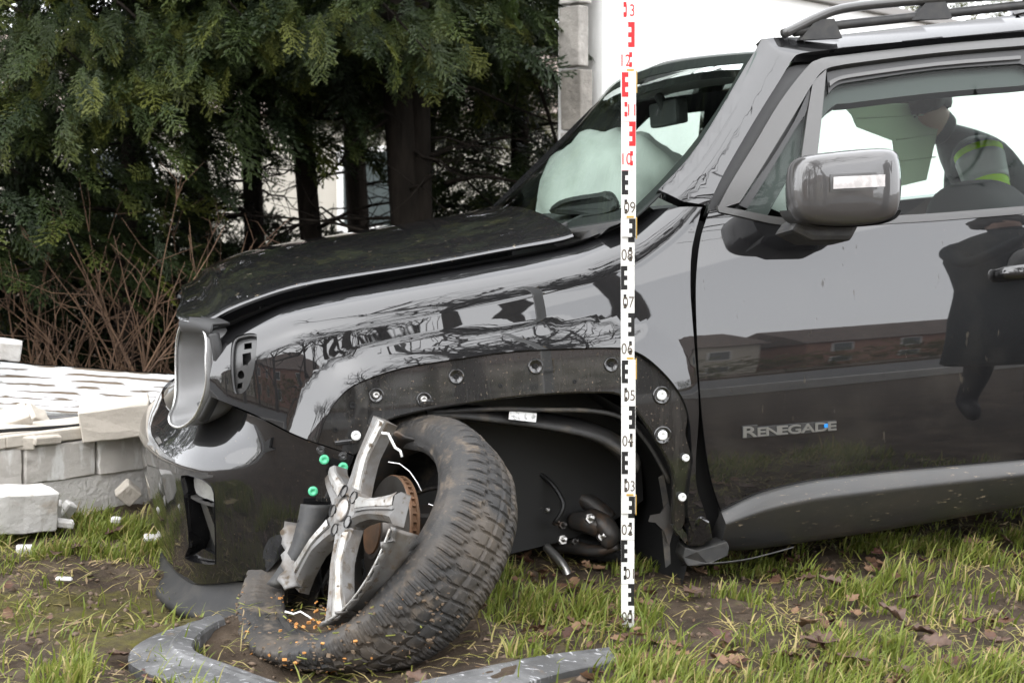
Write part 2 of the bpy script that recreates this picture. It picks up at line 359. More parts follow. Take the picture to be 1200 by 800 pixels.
WSEDGE = np.concatenate([WSEDGE, [[4.0, 1.56]]])
pp = Patch(P_pillar, (1.05, 4.2), (.9, 1.65), 1., (260, 120))
# --- front fender
top = np.stack([np.linspace(1.262, .185, 50), np.full(50, 2.)], 1)
f_left = pf.inv([(247, 392), (249, 425), (246, 462)])
f_seam = pf.inv(cr([(246, 464), (300, 486), (342, 507), (372, 519)], 5))
LIP = [(378, 497), (390, 475), (407, 456), (430, 444), (470, 431), (530, 421), (600, 411.5), (667, 408), (725, 407), (746, 412), (766, 425), (789, 449), (804, 475), (809, 500)]
f_lip = pf.inv(cr(LIP, 4))
f_right = pf.inv(cr([(812, 540), (808, 570), (806, 600), (815, 628), (832, 628), (826, 600), (815, 560), (819, 482), (815, 420), (811, 370), (809, 335), (811, 290), (823, 243)], 3))
MARK = cr([(273, 398), (287, 391), (299, 391), (301, 398), (298, 430), (291, 452), (284, 460), (276, 461), (272, 452), (270, 425)], 4, True)
fender = panel('front_fender', pf, np.concatenate([f_left, f_seam, f_lip, f_right, [[1.262, 1.75]], top]), [pf.inv(MARK)], .014, 0, .012, paint_clean, car)
def P_flange(a, b):
    p = P_side(a, b); return p
flo = cr([(372, 519), (377, 499), (390, 477), (407, 458), (430, 446), (470, 433), (530, 423), (600, 413.5), (667, 410), (725, 409), (746, 414), (766, 427), (789, 451), (803, 476), (806, 492), (804, 510), (812, 545), (806, 600)], 3)
fli = cr([(797, 628), (791, 610), (792, 580), (789, 550), (774, 520), (747, 479), (727, 461), (700, 458.5), (650, 460), (600, 464), (530, 474), (490, 481), (455, 491), (432, 506), (422, 525), (415, 533)], 3)
flange = panel('arch_flange', ps, ps.inv(np.concatenate([flo, fli])), [], .016, -.004, .006, flange_paint, car)
# thin rolled rim along the wheel opening
m = CMB(); q = ps.inv(fli); P0, N0 = ps.nrm(q[:, 0], q[:, 1]); m.tube(P0 - N0 * .012, .007, 6, flat=.8); m.build('arch_rim', flange_paint, flange, True)
def on(patch, x, y, off=0):
    ab = patch.inv([(x, y)]); P0, N = patch.nrm(ab[:, 0], ab[:, 1]); return P0[0] + N[0] * off, N[0]
def clip(name, x, y, r, matl, patch=ps, par=None, h=.004, ring=None, off=-.004):
    P0, N = on(patch, x, y, off); m = CMB(); m.lathe(P0, N, [(r * 1.0, -.002), (r * 1.0, h * .55), (r * .88, h * .9), (r * .42, h), (r * .38, h * .7), (1e-6, h * .7)], 14); o = m.build(name, matl, par or flange, True)
    if ring:
        m = CMB(); m.lathe(P0, N, [(ring, .0005), (ring, .003), (ring * .82, .004), (ring * .7, .001)], 18); m.build('washer', flange_paint, par or flange, True)
    return o
for (x, y) in [(441, 463), (497, 468)]: clip('bolt', x, y, .008, steel, ring=.017)
for (x, y, r) in [(535, 441, .010), (628, 429, .011), (717, 427, .011)]: clip('stud_hole', x, y, .006, void_m, ring=.018, h=.0035)
for (x, y, r) in [(413, 475, .0085), (587, 452, .005), (674, 447, .005), (393, 504, .006)]: clip('drill_hole', x, y, r, void_m, h=.003)
for (x, y) in [(776, 463), (777, 510)]: clip('white_clip', x, y, .012, white_pin, ring=.022, h=.005)
for (x, y, r) in [(417, 510, .011), (803, 536, .009), (799, 582, .010)]: clip('white_clip', x, y, r, white_pin, h=.006, off=.002)
# folded tabs beside the holes
for (x, y, w, h_) in [(500, 466, .03, .004), (405, 512, .05, .004)]:
    P0, N = on(ps, x, y + 6, .0); m = CMB(); m.box(P0, (w / 2, .004, .005)); m.build('bracket_tab', flange_paint, flange, bevel=.002)
# --- side marker socket
mk_ab = pf.inv(cr([(272, 396), (287, 389), (300, 389), (303, 398), (300, 430), (293, 454), (285, 462), (276, 463), (271, 453), (268, 425)], 4, True))
sock = panel('marker_socket', pf, mk_ab, [pf.inv(h) for h in ([(283, 398), (292, 397), (292, 405), (283, 406)], [(281, 412), (291, 410), (292, 420), (288, 428), (282, 428)], cr([(277, 436), (281, 434), (284, 438), (283, 443), (279, 444), (276, 441)], 2, True), [(276, 450), (282, 448), (281, 455), (275, 456)])], .012, -.014, .003, socket_m, car)
panel('socket_back', pf, mk_ab, [], .02, -.035, .003, void_m, sock)
m = CMB(); q = pf.inv(MARK); P0, N = pf.nrm(q[:, 0], q[:, 1]); m.tube(np.concatenate([P0, P0[:1]]) - N[0] * .008, .004, 6, False); m.build('socket_rim', socket_m, sock, True)
# --- bumper
plan = A([(.62, .892), (.5, .888), (.42, .882), (.355, .868), (.28, .845), (.21, .80), (.15, .735), (.11, .66), (.08, .56), (.058, .45), (.035, .25), (.028, 0)])
plan = np.concatenate([plan, plan[-2::-1] * [1, -1]]); pc = cr(plan, 20); L_ = np.r_[0, np.cumsum(np.linalg.norm(np.diff(pc, axis=0), axis=1))]; LB = L_[-1]
g = np.exp(-.5 * (np.arange(-18, 19) / 6.) ** 2); g /= g.sum()
pcs = np.stack([np.convolve(np.pad(pc[:, k], 18, 'edge'), g, 'valid') for k in (0, 1)], 1); pcs[:18] = pc[:18]; pcs[-18:] = pc[-18:]
tn = unit(np.gradient(pcs, axis=0)); nb_ = np.stack([tn[:, 1], -tn[:, 0]], 1)
ofr = smoothfn([.15, .22, .3, .36, .5, .57, .60, .625, .66, .70, .75], [-.06, -.04, -.02, -.012, 0, .004, .0, -.014, -.05, -.085, -.10], .008)
osd = smoothfn([.15, .22, .3, .5, .6, .75], [-.03, -.018, -.008, 0, .003, 0], .02)
def P_bump(a, b):
    a = np.asarray(a, float); b = np.asarray(b, float)
    s = np.interp(a, L_, pcs[:, 0]); t = np.interp(a, L_, pcs[:, 1]); ns = np.interp(a, L_, nb_[:, 0]); nt_ = np.interp(a, L_, nb_[:, 1])
    w = np.clip((np.minimum(a, LB - a) - .30) / .22, 0, 1); w = w * w * (3 - 2 * w); o = w * ofr(b) + (1 - w) * osd(b)
    sg = np.where(ns * -1 + nt_ * np.sign(t) > 0, 1, -1)
    return np.stack([s + ns * o * sg, t + nt_ * o * sg, b + 0 * a], -1)
pb = Patch(P_bump, (0, LB * .5), (.1, .75), 1., (220, 120))
b_seam = pb.inv(cr([(415, 534), (372, 520), (342, 509), (300, 488), (246, 466)], 4))
b_right = pb.inv(cr([(306, 678), (322, 660), (338, 640), (348, 612), (354, 592), (362, 590), (386, 592), (397, 578), (408, 552)], 3))
a1 = b_seam[-1, 0]
b_top = np.stack([np.linspace(a1 + .02, LB - .55, 30), np.concatenate([np.linspace(b_seam[-1, 1], .68, 6), np.full(24, .68)])], 1)
b_bot = np.stack([np.linspace(LB - .55, b_right[0, 0] + .02, 30), np.concatenate([np.full(24, .30), np.linspace(.30, b_right[0, 1], 6)])], 1)
FOG = cr([(213, 557), (230, 559), (244, 566), (251, 578), (252, 610), (253, 655), (250, 661), (232, 659), (217, 653), (222, 640), (220, 610), (215, 575)], 2, True)
fog_ab = pb.inv(FOG)
bumper = panel('front_bumper', pb, np.concatenate([b_seam, b_top, b_bot, b_right]), [fog_ab], .016, 0, .008, paint_low, car)
P0, N = pb.nrm(fog_ab[:, 0], fog_ab[:, 1]); nav = unit(N.mean(0)); m = CMB(); rows = []
for k, (d, sc_) in enumerate([(-.002, 1), (.02, .98), (.055, .94)]): rows.append(P0.mean(0) + (P0 - P0.mean(0)) * sc_ - nav * d)
m.grid(np.stack(rows), False, True); c = len(P0); fogb = m.build('fog_recess', paint_low, bumper, True)
m = CMB(); m.add(rows[2], [tuple(range(c))]); m.build('recess_back', dark_plastic, bumper)
def poly_on(patch, pxs, off, th, name, matl, par, sp=.02): return panel(name, patch, patch.inv(pxs), [], sp, off, th, matl, par)
fl = poly_on(pb, cr([(218, 560), (232, 563), (245, 570), (250, 580), (250, 591), (236, 588), (220, 580)], 3, True), -.022, .02, 'fog_lamp', lamp_glass, bumper)
poly_on(pb, [(218, 582), (236, 589), (250, 593), (250, 596), (235, 593), (218, 585)], -.012, .02, 'lamp_bezel', plastic, bumper, .01)
poly_on(pb, [(222, 588), (230, 592), (247, 636), (250, 646), (250, 652), (243, 650)], -.026, .01, 'vent_strip', cladding_m, bumper, .012)
poly_on(pb, [(232, 645), (250, 654), (251, 660), (218, 654)], -.015, .01, 'vent_sill', paint, bumper, .012)
m = CMB(); q = pb.inv([(312, 518), (320, 512), (318, 524), (323, 526), (311, 530)]); P0, N = pb.nrm(q[:, 0], q[:, 1]); m.prism(P0 + N * .002, N[0] * .012); m.build('torn_tab', void_m, bumper)
for (x, y) in [(380, 538), (402, 547), (367, 575)]: clip('green_clip', x, y, .011, green_pin, pb, bumper, .005, off=.002)
for (x, y) in [(376, 527), (402, 534), (392, 583)]: clip('pin_hole', x, y, .0075, socket_m, pb, bumper, .005, .010, 0.)
poly_on(pb, [(372, 568), (382, 558), (396, 553), (404, 556), (395, 579), (386, 588), (370, 586)], .003, .003, 'flange_plate', flange_paint, bumper)
lip_m = mat('lip_plastic', (.014, .014, .014), .62, spec=.3, noise=(20, (.03, .028, .025), .45, .7), bump=(500, .15, .002))
# lip under the bumper: profile swept along the bumper plan
aa = np.linspace(.36, LB - .36, 110); base = P_bump(aa, np.full(110, .30)); tng = unit(np.gradient(base, axis=0)); nl = unit(np.stack([tng[:, 1], -tng[:, 0], 0 * aa], 1)); sg = np.where((nl[:, 0] * -1 + nl[:, 1] * np.sign(base[:, 1])) > 0, 1, -1)[:, None]; nl *= sg
rows = [base - nl * dn + A([0, 0, du]) for dn, du in [(.010, .03), (.002, .006), (-.016, -.018), (-.046, -.032), (-.054, -.042), (-.050, -.056), (.02, -.07), (.08, -.065)]]
m = CMB(); m.grid(np.stack(rows)); m.build('front_lip', lip_m, car, True)
# grille panel between the bowls and above the bumper
def P_gr(a, b): p = P_bump(a, np.full(np.shape(a), .5)); k = np.clip((b - .6) / .3, 0, 1); p[..., 0] += .16 + .02 * k; p[..., 2] = b; return p
pg = Patch(P_gr, (0, LB), (.5, 1.0))
gc = LB / 2; slots = [[(gc + i * .085 - .022, .70), (gc + i * .085 + .022, .70), (gc + i * .085 + .022, .86), (gc + i * .085 - .022, .86)] for i in range(-3, 4)]
gp = panel('grille_panel', pg, [(gc - .42, .60), (gc + .42, .60), (gc + .42, .91), (gc - .42, .91)], slots, .03, 0, .02, paint, car)
panel('grille_mesh', pg, [(gc - .4, .62), (gc + .4, .62), (gc + .4, .89), (gc - .4, .89)], [], .05, -.05, .004, void_m, gp)
# --- headlight bowl (its lamp is gone)
rim = cpts(cr([(213, 381, .56), (226, 382, .66), (238, 386, .755), (242, 400, .775), (241.5, 426, .78), (242, 446, .78), (238, 466, .765), (228, 488, .72), (213, 500, .66), (201, 497, .60), (198.5, 488, .57), (203, 477, .53), (206, 462, .50), (206.5, 440, .49), (206.5, 418, .49), (208, 396, .50)], 4, True))
cen = rim.mean(0); rows = []
for k, (sc_, ds) in enumerate([(1, 0), (.985, .012), (.97, .03), (.93, .06), (.84, .09), (.68, .115), (.4, .13), (.02, .135)]):
    rows.append(cen + (rim - cen) * sc_ + A([ds, 0, 0]))
m = CMB(); m.grid(np.stack(rows), False, True); bowl = m.build('headlight_bowl', bowl_m, car, True)
md = bowl.modifiers.new('thickness', 'SOLIDIFY'); md.thickness = .004; md.offset = 1
m = CMB(); m.tube(np.concatenate([rim, rim[:1]]), .0038, 8, False); m.build('bowl_rim', bezel_m, bowl, True)
rin = cpts(cr([(243, 392, .79), (247, 410, .80), (249, 430, .80), (248, 450, .80), (243, 468, .785), (231, 492, .735)], 4))
m = CMB(); m.tube(rin + A([.014, 0, 0]), .013, 8, True, .7); m.build('bowl_bezel', dark_plastic, bowl, True)
# dark panel around the bowls, under the hood edge
fp = cpts(cr([(214, 379, .56), (226, 380, .66), (240, 383, .755), (251, 388, .79)], 6)); dn = A([0, 0, -.03])
m = CMB(); m.grid(np.stack([fp + A([.035, 0, .01]), fp + A([.0, 0, .012]), fp + A([-.004, .004, 0]), fp + A([.0, 0, -.016])])); o = m.build('headlight_brow', dark_plastic, car, True); o.modifiers.new('t', 'SOLIDIFY').thickness = .006
# --- hood, sprung open a little along the near edge
he = cpts(cr([(206, 366, .55), (212, 371, .62), (240, 373, .735), (262, 361, .74), (295, 347, .74), (345, 331, .74), (420, 318, .74), (500, 305, .74), (600, 287, .74), (655, 277.5, .74), (672, 272, .735)], 10))
hs_, ht_, hu_ = he.T
def P_hood(a, b):   # a: along the near edge 0..1, b: across, -1 (near edge) .. 1 (far edge)
    a = np.asarray(a, float); b = np.asarray(b, float); k = np.linspace(0, 1, len(he))
    s = np.interp(a, k, hs_g); t = np.interp(a, k, ht_g); u = np.interp(a, k, hu_g)
    x = np.abs(b); crown = .078 * (1 - x ** 2.2) * np.clip(.42 + a * 2.0, 0, 1); fw = (.035 * (1 - x * x) + .035 * np.clip(b, 0, 1)) * (1 - a) ** 2
    edge = -.010 * np.clip((x - .975) / .025, 0, 1) ** 2
    return np.stack([s + fw, -b * t, u + crown + edge], -1)
def sm(v, k=9):
    g = np.exp(-.5 * (np.arange(-k, k + 1) / (k / 2.5)) ** 2); g /= g.sum(); w = np.convolve(np.concatenate([2 * v[0] - v[k:0:-1], v, 2 * v[-1] - v[-2:-k - 2:-1]]), g, 'valid'); return w
hs_g, ht_g, hu_g = sm(hs_), sm(ht_, 5), sm(hu_, 6)
ph_ = Patch(P_hood, (0, 1), (-1, 1), .7, (120, 80))
hood = panel('hood', ph_, [(0, -1), (1, -1), (1, 1), (0, 1)], [], .022, 0, .007, paint_dirty, car)
# raised bead on the hood plus the blue-edged emblem at its tip
e0 = cpts([(231, 331, .0), (246, 322, .0)]); m = CMB(); m.tube(e0, [.003, .003], 8, True, .6); m.build('hood_emblem', blue_m, hood, True)
# shelf under the hood gap, inner wing
k = np.linspace(.2, 1.25, 40); m = CMB(); m.grid(np.stack([np.stack([k, np.full(40, t), Ut(k) + du], 1) for t, du in [(.79, -.006), (.74, -.02), (.70, -.06), (.66, -.16), (.62, -.45), (.60, -.75)]])); m.build('inner_wing', dark_plastic, car, True)
# --- windscreen pillar and roof side
p_left = WSEDGE[(proj(c2w(P_side(WSEDGE[:, 0], WSEDGE[:, 1])))[:, 0] > 768) & (WSEDGE[:, 0] < 3)]; p_top = p_left[-1:]
ptop2 = np.stack([np.linspace(2.5, 3.95, 10), np.linspace(p_top[-1, 1] + .012, 1.5, 10)], 1)
pbk = A([(4.05, 1.40), (4.1, 1.0), (3.55, 1.02), (3.5, 1.36)])
prt = np.stack([np.linspace(3.45, 2.5, 8), np.linspace(1.44, 1.475, 8)], 1)
p_in = pp.inv(cr([(1199, 37), (1100, 45), (1010, 54), (960, 60), (938, 63), (929, 69), (915, 92), (885, 140), (850, 200), (832, 237)], 4))
p_seam = pp.inv([(826, 240), (800, 236)])
pillar = panel('pillar_and_roof_side', pp, np.concatenate([p_left, ptop2, pbk, prt, p_in, p_seam]), [], .018, 0, .03, paint_clean, car)
# black aperture seal behind the frame
ap = np.concatenate([pp.inv(cr([(834, 243), (846, 205), (885, 138), (915, 92), (931, 70), (960, 62), (1100, 47), (1199, 39)], 3)), [(3.4, 1.45), (3.4, 1.40)], pp.inv(cr([(1199, 92), (1100, 100), (1000, 112), (985, 114), (968, 132), (930, 200), (905, 248)], 3))])
panel('aperture_seal', pp, ap, [], .03, -.035, .03, seal, car)
# --- windscreen
nb = att(A([742., 772, 826, 889]), A([255., 226, 166, 60]), A([.825, .815, .74, .63])); kb = np.r_[0, np.cumsum(np.linalg.norm(np.diff(nb, axis=0), axis=1))]; kb /= kb[-1]
def P_ws(a, b):   # a: 0 near .. 1 far side, b: 0 base .. 1 top
    a = np.asarray(a, float); b = np.asarray(b, float); x = 2 * a - 1
    cf = [np.polyfit(kb, nb[:, q_], 2) for q_ in range(3)]; s, tw, u = [np.polyval(c_, b) for c_ in cf]; tw = tw - .006
    bow = (1 - x * x); return np.stack([s - bow * (.14 - .06 * b), -x * tw, u + bow * (.03 * b - .03 * (1 - b)) + 0 * s], -1)
pw = Patch(P_ws, (0, 1), (0, 1), .5)
ws = panel('windscreen', pw, [(0, 0), (1, 0), (1, 1), (0, 1)], [], .03, .0, .004, glass_m, car, single=True)
for nm, po in [('frit_border', None)]:
    o_ = [(0.0, 0), (1, 0), (1, 1), (0, 1)]; i_ = [(.036, .075), (.972, .06), (.975, .95), (.034, .95)]
    panel(nm, pw, o_, [i_], .03, -.006, .003, void_m, ws)
# cowl, wipers
k = np.linspace(0, 1, 24); wb = P_ws(k, 0 * k); m = CMB(); hb = P_hood(np.ones(24), 1 - 2 * (1 - k)); hb = P_hood(np.ones(24), -1 + 2 * k)
m.grid(np.stack([wb + A([.0, 0, -.004]), wb + A([-.06, 0, -.02]), hb + A([.03, 0, -.03]), hb + A([-.02, 0, -.05])])); m.build('cowl', plastic, car, True)
for (x0, y0, x1, y1, t) in [(590, 263, 640, 258, .05), (655, 268, 708, 252, .42)]:
    p0 = att(A(float(x0)), A(float(y0)), A(t + .1)); p1 = att(A(float(x1)), A(float(y1)), A(t)); mid = (p0 + p1) / 2 + A([0, 0, .012])
    m = CMB(); m.tube([p0, mid, p1], [.009, .007, .005], 6); m.box(p0, (.02, .015, .01)); m.build('wiper', dark_plastic, car, True)
# roof skin and header
def P_roof(a, b):  # a along 0..1, b across -1..1
    a = np.asarray(a, float); b = np.asarray(b, float); s = 1.60 + a * 2.45; th_ = np.interp(s, [1.6, 1.8, 2.3, 3.3, 4.05], [.57, .54, .51, .50, .47])
    uu = np.interp(s, [1.6, 1.7, 1.85, 2.1, 2.4, 3.3, 4.05], [1.462, 1.49, 1.505, 1.515, 1.52, 1.52, 1.47])
    return np.stack([s - .06 * (1 - b * b) * np.clip(1 - a * 4, 0, 1), -b * th_, uu + .045 * (1 - b ** 4) * np.clip(.4 + a * 3, 0, 1) - .030], -1)
pr = Patch(P_roof, (0, 1), (-1, 1), .8, (60, 40)); roof = panel('roof', pr, [(0, -1), (1, -1), (1, 1), (0, 1)], [], .06, 0, .02, paint_clean, car)
panel('headliner', pr, [(.03, -.97), (.97, -.97), (.97, .78), (.03, .78)], [], .1, -.024, .006, headliner_m, roof)
# roof rails
def rail(sgn):
    rp = cpts(cr([(918, 40, .60), (935, 32, .60), (955, 22, .60), (985, 11, .60), (1040, 4, .60), (1120, -2, .60), (1200, -6, .60)], 4)); e = rp[-1]
    rp = np.concatenate([rp, [e + A([.4, 0, .005]), e + A([1.0, 0, -.01]), e + A([1.25, 0, -.05]), e + A([1.33, 0, -.09])]]); rp[:, 1] *= sgn
    m = CMB(); m.tube(rp, np.r_[np.full(len(rp), .017)], 10, True, .75); o = m.build('roof_rail', frame_m, car, True)
    bp = cpts([(930, 38, .60), (990, 29, .6), (1100, 17, .6), (1200, 6, .6)]); bp[:, 1] *= sgn; bp = np.concatenate([bp, [bp[-1] + A([1.2, 0, .02])]])
    m = CMB(); m.tube(bp, .012, 8, True, 1.); m.build('rail_base', plastic, o, True)
    for x, y in [(1085, 10), (955, 33)]:
        c = att(A(float(x)), A(float(y)), A(.60)); c[1] *= sgn; m = CMB(); m.prism([c + A([-.05, -.012, -.03]), c + A([.07, -.012, -.03]), c + A([.05, -.012, .02]), c + A([-.0, -.012, .02])], A([0, .024, 0])); m.build('rail_foot', plastic, o)
rail(1); rail(-1)
# --- door
D_L = [(832, 246), (822, 275), (817, 310), (815.5, 350), (818, 420), (823, 490), (832, 555), (845, 598)]
d_low = ps.inv(cr([(846, 600), (868, 588), (890, 577), (950, 563), (1050, 552), (1199, 539)], 4))
d_top = ps.inv(cr([(1199, 249), (1100, 257), (1050, 260), (985, 264), (920, 263), (870, 253), (842, 247)], 4))
door = panel('front_door', ps, np.concatenate([ps.inv(cr(D_L, 4)), d_low, [(2.42, .405), (2.45, .7), (2.42, 1.02)], d_top]), [], .02, 0, .012, door_paint, car)
jam = ps.inv([(818, 246), (806, 300), (806, 420), (806, 560), (815, 640), (880, 640), (870, 520), (840, 420), (835, 300), (845, 250)])
panel('door_jamb', ps, jam, [], .04, -.06, .01, void_m, car)
# lower cladding swept along the sill
SL = att(A([846., 868, 890, 950, 1050, 1199]), A([600., 588, 577, 563, 552, 539]), .9); BL = att(A([851., 868, 890, 950, 1050, 1199]), A([649., 650, 648, 639, 624, 598]), .89)
ss = np.linspace(SL[0, 0], 2.42, 60); ut = smoothfn(list(SL[:, 0]), list(SL[:, 2]), .03)(ss); ub = smoothfn(list(BL[:, 0]), list(BL[:, 2]), .03)(ss)
rows = []; tt = Tside(ss, ut)
for fr_, dt in [(0, .002), (0.0, .006), (.04, .013), (.20, .030), (.25, .0325), (.30, .030), (.6, .008), (.85, -.014), (.95, -.028), (1.0, -.04), (1.0, -.1)]:
    rows.append(np.stack([ss, tt + dt, ut + (ub - ut) * fr_], 1))
m = CMB(); m.grid(np.stack(rows)[:, ::1]); clad = m.build('lower_cladding', cladding_m, door, True)
m = CMB(); m.add([r[0] for r in rows], [tuple(range(len(rows)))]); m.build('cladding_end', plastic, door)
# sill body behind and beyond the door, rear door, rear quarter (outside the frame)
sx = [1.33, 3.0]; m = CMB(); m.box((2.24, .80, .33), (.88, .05, .06)); m.build('sill', plastic, car)
panel('rear_door', ps, [(2.46, .40), (3.05, .41), (3.2, .62), (3.42, .75), (3.45, 1.03), (2.45, 1.02), (2.48, .7)], [], .05, 0, .012, door_paint, car)
ca = [(3.38 + .43 * cos(a), .36 + .43 * sin(a)) for a in np.linspace(pi, 0, 16)]
panel('rear_quarter', ps, ca + [(4.15, .4), (4.18, 1.02), (3.47, 1.04), (3.44, .78), (3.22, .64)][0:5], [], .05, 0, .012, paint_clean, car)
# --- glazing of the door
g_fo = cr([(841, 245), (858, 212), (885, 168), (915, 118), (946, 78), (960, 68), (985, 63), (1100, 50), (1199, 42)], 4)
g_fi = cr([(1199, 52), (1100, 60), (1010, 71), (985, 75), (968, 80), (955, 94), (930, 136), (900, 185), (868, 236)], 4)
fr = panel('window_frame', pp, np.concatenate([pp.inv(g_fo), [(2.42, 1.475), (2.42, 1.455)], pp.inv(g_fi)]), [], .02, -.006, .02, frame_m, door)
panel('upper_weatherstrip', pp, np.concatenate([pp.inv(cr([(972, 80), (1010, 73), (1100, 62), (1199, 54)], 3)), [(2.42, 1.45), (2.42, 1.385)], pp.inv(cr([(1199, 70), (1100, 77), (1010, 90), (985, 95), (974, 105)], 3))]), [], .03, -.018, .02, seal, door)
panel('upper_channel', pp, np.concatenate([pp.inv(cr([(974, 92), (985, 87), (1010, 82), (1100, 70), (1199, 62)], 3)), pp.inv(cr([(1199, 66), (1100, 74), (1010, 86), (985, 91), (975, 98)], 3))]), [], .03, -.012, .01, frame_m, door)
bar = panel('division_bar', pp, pp.inv([(954, 94), (970, 79), (964, 140), (957, 200), (953, 262), (932, 262), (941, 180), (948, 130)]), [], .02, -.008, .02, frame_m, door)
panel('front_weatherstrip', pp, pp.inv(cr([(868, 238), (903, 188), (933, 139), (951, 101), (947, 128), (938, 142), (908, 192), (878, 242)], 3)), [], .02, -.012, .015, seal, door)
belt = ps.inv(np.concatenate([cr([(840, 242), (870, 247), (920, 256), (985, 257), (1050, 253), (1100, 250), (1199, 242)], 3), cr([(1199, 251), (1100, 259), (1050, 262), (985, 266), (920, 265), (870, 255), (842, 249)], 3)]))
panel('belt_trim', ps, belt, [], .02, .004, .012, frame_m, door)
panel('quarter_glass', pp, pp.inv(cr([(865, 244), (905, 186), (935, 137), (953, 100), (948, 135), (940, 190), (934, 258), (920, 256)], 2, True)), [], .03, -.016, .004, glass_side, door, single=True)
panel('side_glass', pp, np.concatenate([pp.inv([(952, 262), (958, 180), (964, 130), (971, 92), (1000, 82), (1100, 68), (1199, 58)]), [(2.42, 1.44), (2.42, 1.02)], pp.inv([(1199, 248), (1100, 256), (1000, 262)])]), [], .03, -.022, .004, glass_side, door, single=True)
# handle
hc, hn = on(ps, 1190, 318, .0); m = CMB(); m.tube([hc + A([-.055, .004, -.002]), hc + A([-.048, .03, 0]), hc + A([-.02, .042, .001]), hc + A([.06, .044, .002]), hc + A([.12, .034, .002]), hc + A([.135, .004, .002])], [.012, .017, .019, .019, .017, .012], 10, True, .62, (0, 1, 0)); m.build('handle', paint_clean, door, True)
m = CMB(); m.lathe(hc + A([.03, -.004, 0]), A([0, 1, 0.]), [(.055, 0), (.052, .006), (.03, .0065), (1e-6, .0055)], 20); m.build('handle_cup', void_m, door, True)
# badge
def text_mesh(body, size, ext, off=0., xs=1.):
    cu = bpy.data.curves.new('txt', 'FONT'); cu.body = body; cu.size = size; cu.extrude = ext; cu.offset = off; cu.align_x = 'LEFT'
    o = bpy.data.objects.new('txt', cu); COL.objects.link(o); dg = bpy.context.evaluated_depsgraph_get(); me = o.evaluated_get(dg).to_mesh()
    v = A([tuple(x.co) for x in me.vertices]); f = [tuple(p.vertices) for p in me.polygons]; bpy.data.objects.remove(o); return v * [xs, 1, 1], f
b0, bn = on(ps, 870, 512, .0); b1, _ = on(ps, 979, 503, 0.); bx = unit(b1 - b0); by = unit(np.cross(bn, bx)) * -1
if by[2] < 0: by = -by
x = 0.; letters = [('R', 1.0)] + [(c, .80) for c in 'ENEGADE']
LW = np.linalg.norm(b1 - b0); items = []
for ch, k in letters:
    v, f = text_mesh(ch, .036 * k / .8 * .8, .003, .0006, 1.45); w = v[:, 0].max() - v[:, 0].min(); v[:, 0] += x - v[:, 0].min(); x += w * .99; items.append((v, f))
sx_ = LW / x; m = CMB(); md_ = CMB()
for v, f in items:
    v = v * [sx_, 1, 1]; W3 = b0 + v[:, :1] * bx + v[:, 1:2] * by + (v[:, 2:] + .003) * bn; m.add(W3, f)
    lo, hi = v.min(0), v.max(0); c2 = (lo + hi) / 2; md_.box(b0 + c2[0] * bx + c2[1] * by + .001 * bn, ((hi[0] - lo[0]) / 2 + .0012, (hi[1] - lo[1]) / 2 + .0018, .0018), np.stack([bx, by, bn], 1))
badge = m.build('badge', chrome, door); md_.build('badge_backing', badge_dark, door)
c2 = b0 + bx * (LW * .885) + by * .0125 + bn * .0035; m = CMB(); m.box(c2, (.0045, .0045, .003), np.stack([bx, by, bn], 1)); m.build('badge_dot', blue_m, door)
# --- mirror
mir = empty('side_mirror', c2w(on(ps, 945, 275)[0])); mir.parent = car; mir.matrix_parent_inverse = Matrix.Translation(-Vector(BASE[car.name]))
mo = cr([(925, 205), (930, 190), (945, 182), (985, 177), (1025, 174), (1044, 177), (1050, 190), (1052, 215), (1049, 243), (1040, 257), (1015, 264), (975, 266), (940, 262), (927, 250), (924, 228)], 5, True)
mp = att(mo[:, 0], mo[:, 1], 1.03); mc = mp.mean(0); rows = []
for (sc_, dt, ds) in [(.90, -.085, .028), (.97, -.07, .022), (1.0, -.045, .014), (1.0, -.01, .003), (.99, .014, -.002), (.965, .032, -.004), (.92, .043, -.006), (.84, .050, -.008), (.6, .056, -.010), (.3, .058, -.011), (.01, .059, -.011)]:
    r_ = mc + (mp - mc) * sc_ + A([ds, dt, 0]); rows.append(r_)
m = CMB(); m.grid(np.stack(rows), False, True); m.add(rows[0] - A([0, 0, 0]), [tuple(range(len(mp)))]); m.build('mirror_shell', mirror_m, mir, True, auto=50)
mcx = mo.mean(0); mang = np.arctan2(mo[:, 1] - mcx[1], mo[:, 0] - mcx[0]); mrad = np.hypot(*(mo - mcx).T); mo_i = np.argsort(mang)
def shell_pt(px, py, off):   # a point on the shell's outer face under a pixel
    px = np.asarray(px, float); py = np.asarray(py, float); a_ = np.arctan2(py - mcx[1], px - mcx[0]); rr = np.interp(a_, mang[mo_i], mrad[mo_i], period=2 * pi); rho = np.hypot(px - mcx[0], py - mcx[1]) / rr
    dt = np.interp(rho, [0, .3, .6, .84, .92, .965, .99, 1.0], [.059, .058, .056, .050, .043, .032, .014, -.01]); return att(px, py, 1.03 + dt + off)
